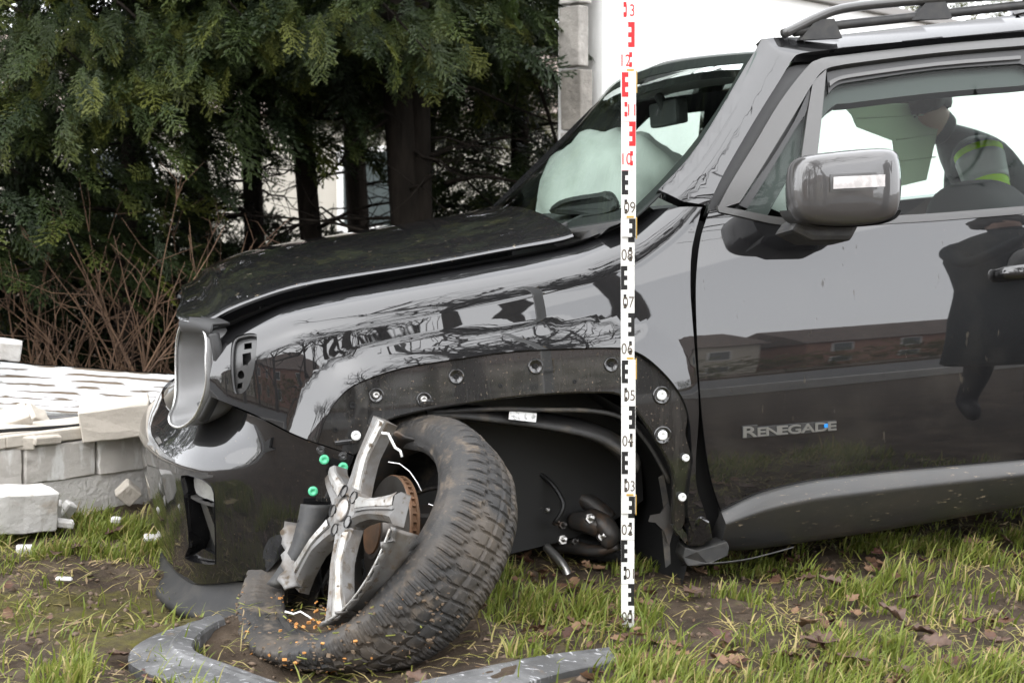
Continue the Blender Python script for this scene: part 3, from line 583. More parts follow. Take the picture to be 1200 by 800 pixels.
def wrap(name, outl, off, matl, nx=14, ny=5, th=.006):
    (x0, y0), (x1, y1), (x2, y2), (x3, y3) = outl; i_, j_ = np.meshgrid(np.linspace(0, 1, nx), np.linspace(0, 1, ny), indexing='ij')
    X = (x0 * (1 - i_) + x1 * i_) * (1 - j_) + (x3 * (1 - i_) + x2 * i_) * j_; Y = (y0 * (1 - i_) + y1 * i_) * (1 - j_) + (y3 * (1 - i_) + y2 * i_) * j_; G = shell_pt(X, Y, off); m = CMB(); m.grid(G)
    bi = [(i, 0) for i in range(nx)] + [(nx - 1, j) for j in range(1, ny)] + [(i, ny - 1) for i in range(nx - 2, -1, -1)] + [(0, j) for j in range(ny - 2, 0, -1)]; E = A([G[b] for b in bi]); m.grid(np.stack([E, E - A([0, th, 0])]), False, True); return m.build(name, matl, mir, True, auto=50)
wrap('lens_surround', [(973, 204.5), (1050, 201), (1050, 221), (973, 225)], .0015, frame_m)
wrap('indicator_lens', [(977, 207.5), (1048, 204), (1048, 218), (977, 221.5)], .004, lens_clear)
f0 = att(A([915., 940, 985, 975, 930, 905]), A([262., 255, 268, 288, 288, 276]), .905); m = CMB(); m.prism(f0, A([0, .10, .012])); m.build('mirror_foot', plastic, mir, bevel=.012)
lowp = np.stack([mc + (mp - mc) * A([1.012, 1, 1.012]) + A([0.004, d, 0]) for d in (-.06, .022)]); msk = mo[:, 1] > 243
m = CMB(); sel = np.where(msk)[0]; m.grid(lowp[:, sel]); m.build('mirror_underside', plastic, mir, True)
# --- wheel well, torn liner, suspension
a = np.linspace(-.12 * pi, 1.12 * pi, 30); wc = A([.83, 0, .34]); m = CMB()
m.grid(np.stack([np.stack([wc[0] - .44 * np.cos(a), np.full(30, t), wc[2] + .40 * np.sin(a)], 1) for t in (.86, .70, .45, .30)])); ww = m.build('wheel_well', void_m, car, True)
m = CMB(); m.box((.83, .27, .50), (.47, .02, .42)); m.build('well_inner', dark_plastic, car)
st = cpts(cr([(500, 484, .84), (540, 481, .82), (580, 483, .80), (640, 489, .78), (690, 497, .78), (722, 510, .78), (748, 535, .79)], 5)); st2 = cpts(cr([(500, 487, .84), (540, 489, .85), (580, 493, .84), (640, 501, .83), (690, 511, .83), (722, 526, .83), (748, 552, .83)], 5))
m = CMB(); m.grid(np.stack([st + A([0, -.10, .0]), st, st * .5 + st2 * .5 + A([0, .008, 0]), st2, st2 + A([0, -.05, -.008])])); ln = m.build('torn_liner', liner_m, car, True); ln.modifiers.new('t', 'SOLIDIFY').thickness = .004
m = CMB(); m.tube(cpts(cr([(500, 483, .845), (580, 479, .845), (640, 480, .845), (690, 481, .845), (730, 490, .845), (760, 520, .84), (785, 565, .84)], 4)), .006, 6); m.build('liner_edge', liner_m, ln, True)
q = cpts([(596, 480.5, .835), (628, 483.5, .833), (627, 494, .845), (595, 490.5, .845)]); m = CMB(); m.prism(q + A([0, .006, 0]), A([0, .002, 0])); m.build('sticker', label_m, ln)
def sus(name, lst, rad, matl, n=8, flat=1.): m = CMB(); m.tube(cpts(cr(lst, 5)), np.interp(np.linspace(0, 1, (len(lst) - 1) * 5 + 1), np.linspace(0, 1, len(rad)), rad), n, True, flat); return m.build(name, matl, car, True)
sus('control_arm', [(590, 612, .45), (625, 590, .5), (660, 580, .55), (690, 588, .6), (712, 610, .62)], [.03, .028, .024, .024, .03], dark_steel)
sus('subframe', [(560, 556, .42), (620, 556, .43), (680, 566, .43), (740, 600, .40)], [.045, .045, .036, .036], liner_m, 8, .6)
th_ = np.linspace(0, 2 * pi * 5, 90); c0, c1 = att(A(585.), A(515.), A(.5)), att(A(628.), A(600.), A(.55)); ax_ = unit(c1 - c0); xa = unit(np.cross(ax_, A([0, 1., 0]))); ya = np.cross(ax_, xa); m = CMB(); m.tube(c0 + (c1 - c0) * (th_ / th_[-1])[:, None] + .055 * (np.cos(th_)[:, None] * xa + np.sin(th_)[:, None] * ya), .007, 6); m.build('coil_spring', liner_m, car, True)
sus('brake_hose', [(600, 540, .55), (640, 560, .62), (660, 590, .66), (650, 612, .66)], [.006, .006], seal, 6)
sus('anti_roll_bar', [(575, 585, .5), (620, 577, .55), (680, 592, .58), (725, 625, .55)], [.012, .012], liner_m, 8)
sus('knuckle', [(690, 600, .64), (706, 612, .68), (716, 628, .70), (708, 640, .70)], [.016, .03, .028, .014], dark_steel, 10, .8)
sus('strut', [(570, 505, .42), (600, 540, .45), (640, 600, .52), (655, 640, .55)], [.045, .045, .03, .02], dark_steel)
sus('tie_rod', [(640, 640, .6), (660, 662, .66), (672, 690, .7)], [.011, .011, .012], steel)
bj = sus('ball_joint', [(670, 610, .62), (690, 612, .66), (704, 618, .68)], [.02, .03, .026], dark_steel, 12)
for (x, y, t, r) in [(692, 607, .69, .013), (660, 615, .66, .010), (660, 632, .66, .012), (674, 634, .66, .008), (652, 612, .65, .007), (706, 628, .70, .012), (640, 598, .6, .012)]:
    c = att(A(float(x)), A(float(y)), A(t)); m = CMB(); m.lathe(c, A([.15, .9, .3]), [(r, -.012), (r, 0), (r * .6, .001), (r * .55, .014), (r * .3, .016), (1e-6, .016)], 6); m.build('suspension_bolt', dark_steel if r < .011 else steel, car, auto=20)
sus('drive_shaft', [(600, 600, .3), (640, 625, .45), (690, 640, .6), (730, 650, .66)], [.03, .028, .035, .02], void_m)
sus('lower_arm', [(610, 650, .4), (660, 640, .56), (700, 645, .66), (725, 640, .7)], [.03, .03, .025, .015], dark_steel, 8, .6)
# torn metal at the foot of the fender
def shard(name, lst, t, matl, th=.004, par=None): q = cpts(lst, t); m = CMB(); m.prism(q, A([0, -th, .001])); return m.build(name, matl, par or car)
shard('torn_sheet', [(762, 604), (774, 602), (782, 590), (790, 598), (799, 596), (803, 612), (796, 622), (790, 618), (784, 640), (778, 622), (768, 612), (760, 611)], .86, dark_steel)
shard('torn_sheet', [(786, 615), (794, 612), (808, 630), (803, 636)], .88, flange_paint)
shard('torn_strip', [(772, 560), (778, 556), (786, 600), (780, 606)], .82, liner_m)
shard('torn_strip', [(776, 622), (784, 620), (786, 660), (780, 665)], .85, liner_m)
q = cpts([(806, 618, .89), (822, 604, .9), (832, 610, .9), (836, 632, .9), (822, 640, .89), (806, 640, .88)]); m = CMB(); m.prism(q, A([0, -.06, 0])); m.build('fender_foot', paint_low, car, bevel=.006)
m = CMB(); sk = cpts([(803, 641, .87), (817, 645, .89), (852, 634, .905), (855, 641, .905), (853, 651, .905), (830, 661, .90), (806, 663, .88), (800, 653, .87)]); m.prism(sk, A([0, -.05, .004])); m.build('sill_bracket', plastic, car, bevel=.003)
m = CMB(); m.grid(np.stack([cpts(cr([(804, 658, .87), (830, 659, .9), (870, 655, .92), (905, 647, .92), (930, 640, .9)], 4)), cpts(cr([(804, 664, .86), (832, 664, .88), (872, 660, .90), (907, 651, .9), (935, 643, .88)], 4)) + A([0, -.03, 0])])); o = m.build('splash_guard', plastic, car, True); o.modifiers.new('t', 'SOLIDIFY').thickness = .003
# hanging liner bracket beside the wheel
m = CMB(); q0 = cpts(cr([(352, 590, .90), (348, 612, .90), (340, 640, .90), (328, 662, .89), (312, 684, .87)], 4)); q1 = cpts(cr([(390, 592, .92), (376, 616, .93), (366, 640, .93), (350, 662, .92), (328, 690, .90)], 4))
m.grid(np.stack([q0, q0 * .6 + q1 * .4 + A([0, .006, 0]), q1, q1 + A([.008, -.05, 0])])); o = m.build('liner_bracket', plastic, car, True); o.modifiers.new('t', 'SOLIDIFY').thickness = .004
clip('bracket_hole', 355, 607, .008, void_m, pb, bumper, .002, off=.034)
# --- cabin
m = CMB(); kk = np.linspace(-.72, .72, 20); m.grid(np.stack([np.stack([1.33 + ds - .14 * (1 - (kk / .78) ** 2) * w, kk, np.full(20, u)], 1) for ds, u, w in [(.0, 1.07, 1.), (.10, 1.10, .9), (.22, 1.10, .5), (.30, 1.06, .3), (.34, .95, .2), (.34, .5, .2)]])); dash = m.build('dashboard', cloth_dark, car, True)
cl = cpts(cr([(645, 250, .1), (650, 238, .12), (668, 231, .2), (700, 226, .3), (712, 224, .34), (720, 232, .36), (722, 246, .37), (690, 252, .3)], 3, True)); m = CMB(); cl[:, 0] += .0; m.prism(cl, A([.05, -.12, .0])); m.build('instrument_hood', dark_plastic, car, bevel=.012)
m = CMB(); m.box((2.45, 0, .42), (1.08, .8, .03)); m.build('cabin_floor', cloth_dark, car)
m = CMB(); m.box((1.33, 0, .72), (.02, .74, .33)); m.build('bulkhead', void_m, car)
def blob(name, c, rad, matl, par, pw=2.6, tilt=0, seed=1, wr=.0, n=28):
    r_ = np.random.default_rng(seed); ph1 = r_.uniform(0, 6, 8); th_ = np.linspace(0, pi, n); fi = np.arange(n * 2) * pi / n; T_, Fi = np.meshgrid(th_, fi, indexing='ij')
    sgnp = lambda x, e: np.sign(x) * np.abs(x) ** e
    e = 2 / pw; X = sgnp(np.sin(T_), e) * sgnp(np.cos(Fi), e); Y = sgnp(np.sin(T_), e) * sgnp(np.sin(Fi), e); Z = sgnp(np.cos(T_), e)
    w_ = 1 + wr * (np.sin(5 * Fi + ph1[0] + 3 * T_) * np.sin(4 * T_ + ph1[1]) + .6 * np.sin(9 * Fi + ph1[2]) * np.sin(7 * T_ + ph1[3]))
    G = np.stack([X * rad[0] * w_, Y * rad[1] * w_, Z * rad[2] * w_], -1); cs, sn = cos(tilt), sin(tilt); G = np.stack([G[..., 0] * cs + G[..., 2] * sn, G[..., 1], -G[..., 0] * sn + G[..., 2] * cs], -1)
    m = CMB(); m.grid(G + A(c), False, True); return m.build(name, matl, par, True)
# deployed passenger and driver airbags
blob('airbag', (1.58, -.46, 1.10), (.23, .34, .24), airbag_m, car, 2.5, radians(20), 3, .06)
blob('airbag', (1.75, .20, 1.08), (.11, .25, .16), airbag_m, car, 2.6, radians(-25), 5, .03)
sw = empty('steering_wheel', c2w(A([1.68, .36, 1.0]))); sw.parent = car; sw.matrix_parent_inverse = Matrix.Translation(-Vector(BASE[car.name]))
ax = unit(A([.86, 0, .5])); x_ = A([0, 1., 0]); y_ = np.cross(ax, x_); a = np.linspace(0, 2 * pi, 41); wcn = A([1.66, .40, 1.01]); m = CMB(); m.tube(wcn + .185 * (np.cos(a)[:, None] * x_ + np.sin(a)[:, None] * y_), .016, 8, False); m.build('rim', dark_plastic, sw, True)
m = CMB(); m.tube([wcn - y_ * .18, wcn + ax * -.03, wcn + x_ * .18], .014, 6); m.tube([wcn + ax * -.03, wcn - x_ * .18], .014, 6); m.build('spokes', dark_plastic, sw, True)
def seat(t):
    s_ = empty('seat', c2w(A([2.5, t, .5]))); s_.parent = car; s_.matrix_parent_inverse = Matrix.Translation(-Vector(BASE[car.name]))
    blob('cushion', (2.15, t, .58), (.27, .25, .10), cloth_dark, s_, 3.2); blob('backrest', (2.44, t, .80), (.09, .25, .31), cloth_dark, s_, 3., radians(-14), 2)
seat(.38); seat(-.38)
# inside mirror hung from the windscreen
c = cpts([(762, 80, .05), (770, 120, .05), (788, 148, .05)]); m = CMB(); mc_ = att(A(783.), A(133.), A(.0)); m.box(mc_, (.02, .11, .036)); m.tube([mc_, mc_ + A([-.03, 0, .06])], .015, 8); m.build('inside_mirror', dark_plastic, car, bevel=.01)
# --- far side, so that the cabin closes: door skin, window posts, roof side
def P_far(a, b): p = P_side(a, b); p[..., 1] *= -1; return p
pfar = Patch(P_far, (.1, 4.2), (0, 1.6), 1., (10, 10))
fo = [(.45, .62), (.5, .75), (.8, .80), (1.1, .75), (1.24, .36), (2.95, .30), (3.05, .6), (3.38, .8), (3.75, .6), (3.8, .35), (4.1, .4), (4.1, 1.05), (4.02, 1.42), (3.8, 1.50), (1.85, 1.49), (1.62, 1.46), (1.22, 1.09), (1.05, 1.03), (.22, .9), (.2, .68)]
w1 = [(1.46, 1.10), (1.80, 1.41), (2.0, 1.42), (2.02, 1.05), (1.6, 1.05)]; w2 = [(2.12, 1.04), (2.10, 1.472), (3.3, 1.475), (3.42, 1.07)]
fs = panel('far_side_body', pfar, fo, [w1, w2], .06, 0, .03, paint_clean, car)
panel('far_front_glass', pfar, w1, [], .1, -.01, .004, glass_m, fs, single=True); panel('far_rear_glass', pfar, w2, [], .1, -.01, .004, glass_m, fs, single=True)
q = cpts([(986, 122, -.5), (1096, 121, -.5), (1102, 124, -.5), (1104, 131, -.5), (1086, 211, -.5), (1052, 219, -.5), (1049, 190, -.5), (1046, 165, -.5), (1004, 149, -.5), (998, 135, -.5)]); m = CMB(); m.prism(q, A([0, -.004, 0])); cu_ = m.build('pale_sheet', sage_m, car, bevel=.001)  # sheet made up for an unclear pale shape at the far window
for y0, y1 in [(139, 134), (164, 158), (189, 184)]:
    q = cpts([(1004 if y0 < 150 else 1050, y0, -.492), (1097, y1, -.492)]); m = CMB(); m.tube(q, .0022, 5); m.build('sheet_line', sage_m, cu_, True)  # lines on the added sheet, after block joints
# tail, rear wheels, underbody
m = CMB(); m.box((4.1, 0, .75), (.04, .72, .35)); m.build('tailgate', paint_clean, car, bevel=.02)
m = CMB(); m.box((4.0, 0, 1.28), (.01, .60, .18)); m.build('rear_glass', glass_m, car)
m = CMB(); m.box((2.42, 0, .32), (1.04, .72, .04)); m.build('underbody', void_m, car)
for sg in (1, -1):
    m = CMB(); m.lathe((3.38, sg * .66, .345), (0, sg, 0), [(.20, 0), (.30, -.01), (.342, .02), (.345, .10), (.342, .18), (.31, .21), (.22, .205)], 40); wt = m.build('rear_wheel', liner_m, car, True)
    m = CMB(); m.lathe((3.38, sg * .80, .345), (0, sg, 0), [(.215, .05), (.20, .03), (.06, .05), (1e-6, .055)], 30); m.build('rear_rim', steel, wt, True)
m = CMB(); m.lathe((.80, -.66, .36), (0, -1, 0), [(.20, 0), (.30, -.01), (.342, .02), (.345, .10), (.342, .18), (.31, .21), (.22, .205), (1e-6, .2)], 40); m.build('far_wheel', liner_m, car, True)
# ---------------------------------------------------------------- ground
def vnoise(x, y, seed=0):
    xi = np.floor(x).astype(int); yi = np.floor(y).astype(int); fx = x - xi; fy = y - yi; fx = fx * fx * (3 - 2 * fx); fy = fy * fy * (3 - 2 * fy)
    def h(a, b):
        n = (a * 374761393 + b * 668265263 + seed * 982451653) & 0x7fffffff; n = ((n ^ (n >> 13)) * 1274126177) & 0x7fffffff; n = n ^ (n >> 16); return (n & 0xffff) / 65535.
    return (h(xi, yi) * (1 - fx) + h(xi + 1, yi) * fx) * (1 - fy) + (h(xi, yi + 1) * (1 - fx) + h(xi + 1, yi + 1) * fx) * fy
def fbm(x, y, s=0, o=5, g=.5):
    r = 0; a = 1; t = 0
    for k in range(o): r = r + a * vnoise(x * 2 ** k, y * 2 ** k, s + k); t += a; a *= g
    return r / t
def gz(x, y):
    x = np.asarray(x, float); y = np.asarray(y, float); near = np.exp(-((y - 3.2) / 2.2) ** 2) * np.exp(-(x / 3.5) ** 2)
    z = (fbm(x * 2.2 + 9, y * 2.2, 3) - .5) * .05 + near * ((fbm(x * 9, y * 9, 11, 6, .68) - .5) * .055)
    z = z * np.clip(np.hypot(x - .25, y - 3.105) / .25, .15, 1)            # level where the rod stands
    tb = np.hypot((x + .42) / .30, (y - 2.80) / .22); z = z - .05 * np.exp(-tb ** 2 * 1.5) + .03 * np.exp(-(tb - 1.35) ** 2 * 14) * near   # hollow ploughed by the wheel
    lp_ = np.hypot((x + .74) / .24, (y - 3.30) / .20); z = z - .05 * np.exp(-lp_ ** 2 * 1.2)                     # scraped out under the bumper lip
    far = np.clip((np.abs(y) - 9) / 10, 0, 1); return z * (1 - far * .8)
def stretch(lo, hi, c0, c1, st, big, n=26):
    core = np.arange(c0, c1, st); k = np.linspace(0, 1, n)[1:] ** 2.4
    return np.concatenate([(c0 - (c0 - lo) * k)[::-1], core, c1 + (hi - c1) * k])
gx = stretch(-150, 150, -1.9, 2.0, .018, 0); gy = stretch(-150, 150, 2.3, 4.9, .018, 0)
GX, GY = np.meshgrid(gx, gy, indexing='ij'); GZ = gz(GX, GY)
m = MB(); m.grid(np.stack([GX, GY, GZ], -1)); 
def soil_material():
    mt = bpy.data.materials.new('soil_and_moss'); mt.use_nodes = True; nt = mt.node_tree; L = nt.links; b = nt.nodes['Principled BSDF']; tc = nt.nodes.new('ShaderNodeTexCoord')
    def nz(s, det=8, r=.65): t = nt.nodes.new('ShaderNodeTexNoise'); t.inputs['Scale'].default_value = s; t.inputs['Detail'].default_value = det; t.inputs['Roughness'].default_value = r; L.new(tc.outputs['Object'], t.inputs['Vector']); return t.outputs[0]
    def cramp(src, stops):
        r = nt.nodes.new('ShaderNodeValToRGB'); e = r.color_ramp.elements
        while len(e) < len(stops): e.new(.5)
        for q, (p, c) in zip(e, stops): q.position = p; q.color = (*c, 1)
        L.new(src, r.inputs[0]); return r.outputs[0]
    base = cramp(nz(7), [(.30, (.034, .024, .016)), (.45, (.062, .044, .029)), (.58, (.092, .067, .046)), (.72, (.125, .097, .068))])
    moss = cramp(nz(45), [(.3, (.045, .045, .008)), (.5, (.10, .095, .013)), (.7, (.16, .145, .022))])
    at = nt.nodes.new('ShaderNodeAttribute'); at.attribute_name = 'moss'
    mu = nt.nodes.new('ShaderNodeMath'); mu.operation = 'MULTIPLY_ADD'; L.new(nz(28, 6, .7), mu.inputs[0]); mu.inputs[1].default_value = 2.2; mu.inputs[2].default_value = -1.55
    ad = nt.nodes.new('ShaderNodeMath'); ad.operation = 'ADD'; ad.use_clamp = True; L.new(at.outputs['Fac'], ad.inputs[0]); L.new(mu.outputs[0], ad.inputs[1])
    mm = nt.nodes.new('ShaderNodeMath'); mm.operation = 'MULTIPLY'; mm.use_clamp = True; L.new(ad.outputs[0], mm.inputs[0])
    gt = nt.nodes.new('ShaderNodeMath'); gt.operation = 'MULTIPLY'; gt.use_clamp = True; L.new(at.outputs['Fac'], gt.inputs[0]); gt.inputs[1].default_value = 3.; L.new(gt.outputs[0], mm.inputs[1])
    x = nt.nodes.new('ShaderNodeMix'); x.data_type = 'RGBA'; L.new(mm.outputs[0], x.inputs['Factor']); L.new(base, x.inputs[6]); L.new(moss, x.inputs[7]); L.new(x.outputs[2], b.inputs['Base Color'])
    b.inputs['Roughness'].default_value = .85; b.inputs['Specular IOR Level'].default_value = .25
    bp = nt.nodes.new('ShaderNodeBump'); bp.inputs['Strength'].default_value = 1.; bp.inputs['Distance'].default_value = .018; L.new(nz(60, 10, .75), bp.inputs['Height']); L.new(bp.outputs[0], b.inputs['Normal']); return mt
ground = struct(m.build('ground', soil_material(), None, True))
gp_ = np.stack([GX.ravel(), GY.ravel(), GZ.ravel()], 1); gpx = proj(gp_); fr_ok = (gp_[:, 1] > 2.) & (gp_[:, 1] < 5.2)
def box_mask(px, x0, x1, y0, y1, soft=18):
    f = lambda v, a, b: np.clip((v - a) / soft + .5, 0, 1) * np.clip((b - v) / soft + .5, 0, 1)
    return f(px[:, 0], x0, x1) * f(px[:, 1], y0, y1)
moss_v = np.where(fr_ok, np.maximum.reduce([.95 * box_mask(gpx, -40, 185, 690, 745), 1.0 * box_mask(gpx, 60, 240, 710, 765), .9 * box_mask(gpx, 180, 240, 675, 720), .5 * box_mask(gpx, 560, 700, 740, 770), .35 * box_mask(gpx, 0, 200, 600, 690), .3 * box_mask(gpx, 560, 1240, 640, 820)]), np.where(np.abs(gp_[:, 1] - 3) > 3, .35, .12))
at_ = ground.data.attributes.new('moss', 'FLOAT', 'POINT'); at_.data.foreach_set('value', moss_v.astype(np.float32))
road_m = mat('asphalt', (.035, .035, .036), .7, noise=(3, (.05, .05, .05), .4, .7), bump=(120, .4, .004))
m = MB(); m.add([(-140, -10.5, .045), (140, -10.5, .045), (140, -1.6, .045), (-140, -1.6, .045)], [(0, 1, 2, 3)]); struct(m.build('road', road_m))
kerb_m = mat('kerb_stone', (.36, .35, .33), .8, noise=(8, (.28, .27, .25), .4, .7))
m = MB(); m.box((0, -1.5, .05), (140, .08, .10)); struct(m.build('kerb', kerb_m, bevel=.01))
# ---------------------------------------------------------------- the broken garden wall and its white panel
wd = A([.69, .724, 0]); wd = unit(wd); wnv = A([wd[1], -wd[0], 0]); W0 = A([-1.128, 4.397, 0])
chalk = mat('chalky_block', (.50, .49, .47), .95, noise=(8, (.40, .385, .36), .42, .68), bump=(60, .6, .006), dirt=[(14, .60, .70, (.34, .31, .27), .9, (1, 1, 1))])
white_r = mat('white_render', (.80, .80, .78), .85, noise=(3, (.70, .70, .67), .45, .7), bump=(60, .25, .004))
block_m = mat('aerated_block', (.54, .51, .47), .9, noise=(4, (.42, .395, .36), .4, .68, (1, 1, 3)), bump=(45, .5, .006), dirt=[(9, .55, .64, (.66, .65, .62), .9, (3, 1, .6)), (6, .60, .72, (.30, .28, .25), .9, (1, 1, 2))])
cream_m = mat('cream_block', (.47, .43, .37), .9, noise=(5, (.40, .36, .31), .4, .7), bump=(70, .5, .005))
mortar_m = mat('mortar', (.52, .50, .47), .95, bump=(50, .8, .01), noise=(10, (.5, .48, .44), .5, .7))
def wpt(k, z, out=0.): return W0 + wd * k + wnv * out + A([0, 0, z])
def rough_box(name, c, half, R, matl, par=None, amp=.004, seed=0, sub=3, bevel=.004):
    """a block with chipped, uneven faces"""
    bm = bmesh.new(); bmesh.ops.create_cube(bm, size=2.); 
    for v in bm.verts: v.co = Vector(A(v.co) * A(half))
    bmesh.ops.bevel(bm, geom=list(bm.edges), offset=bevel, segments=1, affect='EDGES'); bmesh.ops.subdivide_edges(bm, edges=list(bm.edges), cuts=sub, use_grid_fill=True)
    amp = min(amp, .05 * min(half)); co = A([tuple(v.co) for v in bm.verts]); nsc = 1 / max(half) * 2.2
    d = np.stack([fbm(co[:, 0] * nsc + k * 7 + seed, co[:, 1] * nsc + co[:, 2] * nsc * 1.3 + seed * 3, k + seed, 4) - .5 for k in range(3)], 1); co = co + d * amp * 4
    co = A(c) + co @ A(R).T
    for v, q in zip(bm.verts, co): v.co = Vector(q)
    me = bpy.data.meshes.new(name); bmesh.ops.recalc_face_normals(bm, faces=bm.faces); bm.to_mesh(me); bm.free(); me.materials.append(matl)
    o = bpy.data.objects.new(name, me); COL.objects.link(o); place(o, par); return o
RW = np.stack([wd, -wnv, A([0, 0, 1.])], 1)
stub = empty('wall_stub', wpt(-.6, 0), 'low broken white block wall left standing beside the car front', 'wall')
m = MB(); m.box(wpt(-.9, .04, -.12), (1.55, .12, .07), RW); m.build('footing', mortar_m, stub)
L1 = .30; k0 = -.075 - 5 * L1
def kpx(x):  # station of a pixel column on the wall's front face
    f = (x - 600) / FPX; return (f * W0[1] - W0[0]) / (wd[0] - f * wd[1])
js = [kpx(x) for x in (-330, -200, -120, -60, 21, 107, 176, 240)]
for i in range(len(js) - 1):
    a_, b_ = js[i], js[i + 1]; rough_box('block', wpt((a_ + b_) / 2, .165, -.095 + .006 * (i % 3)), ((b_ - a_) / 2 - .0045, .095, .055), RW, block_m, stub, .0035, i + 3)
m = MB(); m.box(wpt(-.75, .165, -.105), (1.35, .085, .056), RW); m.build('mortar_bed', mortar_m, stub)
for i, (a_, b_) in enumerate([(-1.7, -1.05), (-1.05, -.45), (-.45, .12), (.12, .5)]): rough_box('capping', wpt((a_ + b_) / 2, .243, -.10), ((b_ - a_) / 2, .11, .018), RW, cream_m, stub, .006, 20 + i, 5)
m = MB(); pts = A([wpt(k, .268 + .006 * sin(k * 9), -.02) for k in np.linspace(-1.7, .4, 24)]); m.tube(pts, .006, 6); m.build('bitumen_strip', void_m, stub)
# standing part of the wall: white, with a raw block pier at its broken end
kP = kpx(686); gw = empty('garden_wall', wpt(kP + 1, 0), 'tall white rendered garden wall behind the car', 'wall')
m = MB(); m.box(wpt(kP + 6.1, .95, -.12), (6., .12, .95), RW); m.build('rendered_face', white_r, gw)
m = MB(); m.box(wpt(kP + 6.08, 1.925, -.12), (6.05, .16, .022), RW); m.build('coping', mat('coping_stone', (.22, .21, .20), .8), gw, bevel=.004)
pier_m = mat('raw_pier', (.34, .32, .29), .95, noise=(9, (.22, .20, .18), .4, .65), bump=(40, .7, .012))
pier_cols = [(.40, .38, .35), (.26, .24, .21), (.33, .31, .28), (.45, .43, .40)]
pms = [mat('raw_block', c_, .95, noise=(12, tuple(x * .7 for x in c_), .4, .65), bump=(40, .7, .012)) for c_ in pier_cols]
zs = [0, .25, .48, .73, .98, 1.22, 1.47, 1.72, 1.96, 2.2]
for i in range(9): rough_box('pier_block', wpt(kP + .010 * ((i * 7) % 3 - 1), (zs[i] + zs[i + 1]) / 2, -.06), (.030 + .008 * (i % 2), .055, (zs[i + 1] - zs[i]) / 2 - .006), RW, pms[i % 4], gw, .007, 40 + i, 3)
m = MB(); m.tube([wpt(kP - .02, 1.17, .02), wpt(kP - .25, 1.15, .06)], .006, 6); m.build('tie_wire', steel, gw)
rough_box('broken_block', wpt(kP - .16, .74, -.12), (.10, .10, .11), RW, white_r, gw, .012, 77, 3); rough_box('broken_block', wpt(kP - .30, .56, -.12), (.10, .10, .09), RW, cream_m, gw, .012, 78, 3)
rough_box('broken_block', wpt(kP - .12, .30, -.12), (.16, .10, .30), RW, cream_m, gw, .012, 79, 3)
# fallen white slab with torn adhesive lines
def slab_material():
    mt = bpy.data.materials.new('white_slab'); mt.use_nodes = True; nt = mt.node_tree; L = nt.links; b = nt.nodes['Principled BSDF']; tc = nt.nodes.new('ShaderNodeTexCoord')
    mp = nt.nodes.new('ShaderNodeMapping'); L.new(tc.outputs['UV'], mp.inputs[0]); mp.inputs['Scale'].default_value = (1, 1, 1)
    sp = nt.nodes.new('ShaderNodeSeparateXYZ'); L.new(mp.outputs[0], sp.inputs[0])
    wv = nt.nodes.new('ShaderNodeMath'); wv.operation = 'MULTIPLY'; wv.inputs[1].default_value = 2 * pi / .0235; L.new(sp.outputs[1], wv.inputs[0])
    nz0 = nt.nodes.new('ShaderNodeTexNoise'); nz0.inputs['Scale'].default_value = 9; L.new(mp.outputs[0], nz0.inputs['Vector'])
    ad = nt.nodes.new('ShaderNodeMath'); ad.operation = 'MULTIPLY_ADD'; ad.inputs[1].default_value = 2.4; L.new(nz0.outputs[0], ad.inputs[0]); L.new(wv.outputs[0], ad.inputs[2])
    sn = nt.nodes.new('ShaderNodeMath'); sn.operation = 'SINE'; L.new(ad.outputs[0], sn.inputs[0])
    gt = nt.nodes.new('ShaderNodeMapRange'); gt.inputs['From Min'].default_value = -.05; gt.inputs['From Max'].default_value = .35; L.new(sn.outputs[0], gt.inputs[0])
    m2 = nt.nodes.new('ShaderNodeMapping'); L.new(tc.outputs['UV'], m2.inputs[0]); m2.inputs['Scale'].default_value = (3.0, 26, 1)
    nz = nt.nodes.new('ShaderNodeTexNoise'); nz.inputs['Scale'].default_value = 2.4; nz.inputs['Detail'].default_value = 5; L.new(m2.outputs[0], nz.inputs['Vector'])
    r2 = nt.nodes.new('ShaderNodeMapRange'); r2.inputs['From Min'].default_value = .455; r2.inputs['From Max'].default_value = .50; L.new(nz.outputs[0], r2.inputs[0])
    mu = nt.nodes.new('ShaderNodeMath'); mu.operation = 'MULTIPLY'; L.new(gt.outputs[0], mu.inputs[0]); L.new(r2.outputs[0], mu.inputs[1])
    x = nt.nodes.new('ShaderNodeMix'); x.data_type = 'RGBA'; L.new(mu.outputs[0], x.inputs['Factor']); x.inputs[6].default_value = (.55, .56, .56, 1); x.inputs[7].default_value = (.10, .075, .05, 1); L.new(x.outputs[2], b.inputs['Base Color']); b.inputs['Roughness'].default_value = .7
    bp = nt.nodes.new('ShaderNodeBump'); bp.inputs['Strength'].default_value = .6; bp.inputs['Distance'].default_value = .003; L.new(mu.outputs[0], bp.inputs['Height']); L.new(bp.outputs[0], b.inputs['Normal']); return mt
pl = empty('fallen_slab', atY(60, 480, 4.75), 'long fallen white slab with brown torn glue lines on rubble', 'slab')
c4 = A([atY(-330, 400, 4.62), atY(230, 441, 4.90), atY(230, 492, 4.78), atY(-330, 464, 4.50)]); xd = c4[1] - c4[0]; yd = c4[3] - c4[0]; nv = unit(np.cross(xd, yd)); nv = nv if nv[1] > 0 else -nv
nx, ny = 60, 10; G = A([[c4[0] + (c4[1] - c4[0]) * i / nx + ((c4[3] - c4[0]) * (1 - i / nx) + (c4[2] - c4[1]) * i / nx) * j / ny for j in range(ny + 1)] for i in range(nx + 1)])
G += nv * ((fbm(np.arange(nx + 1)[:, None] * .2 + np.zeros((1, ny + 1)), np.zeros((nx + 1, 1)) + np.arange(ny + 1)[None] * .5, 5) - .5) * .012)[..., None]
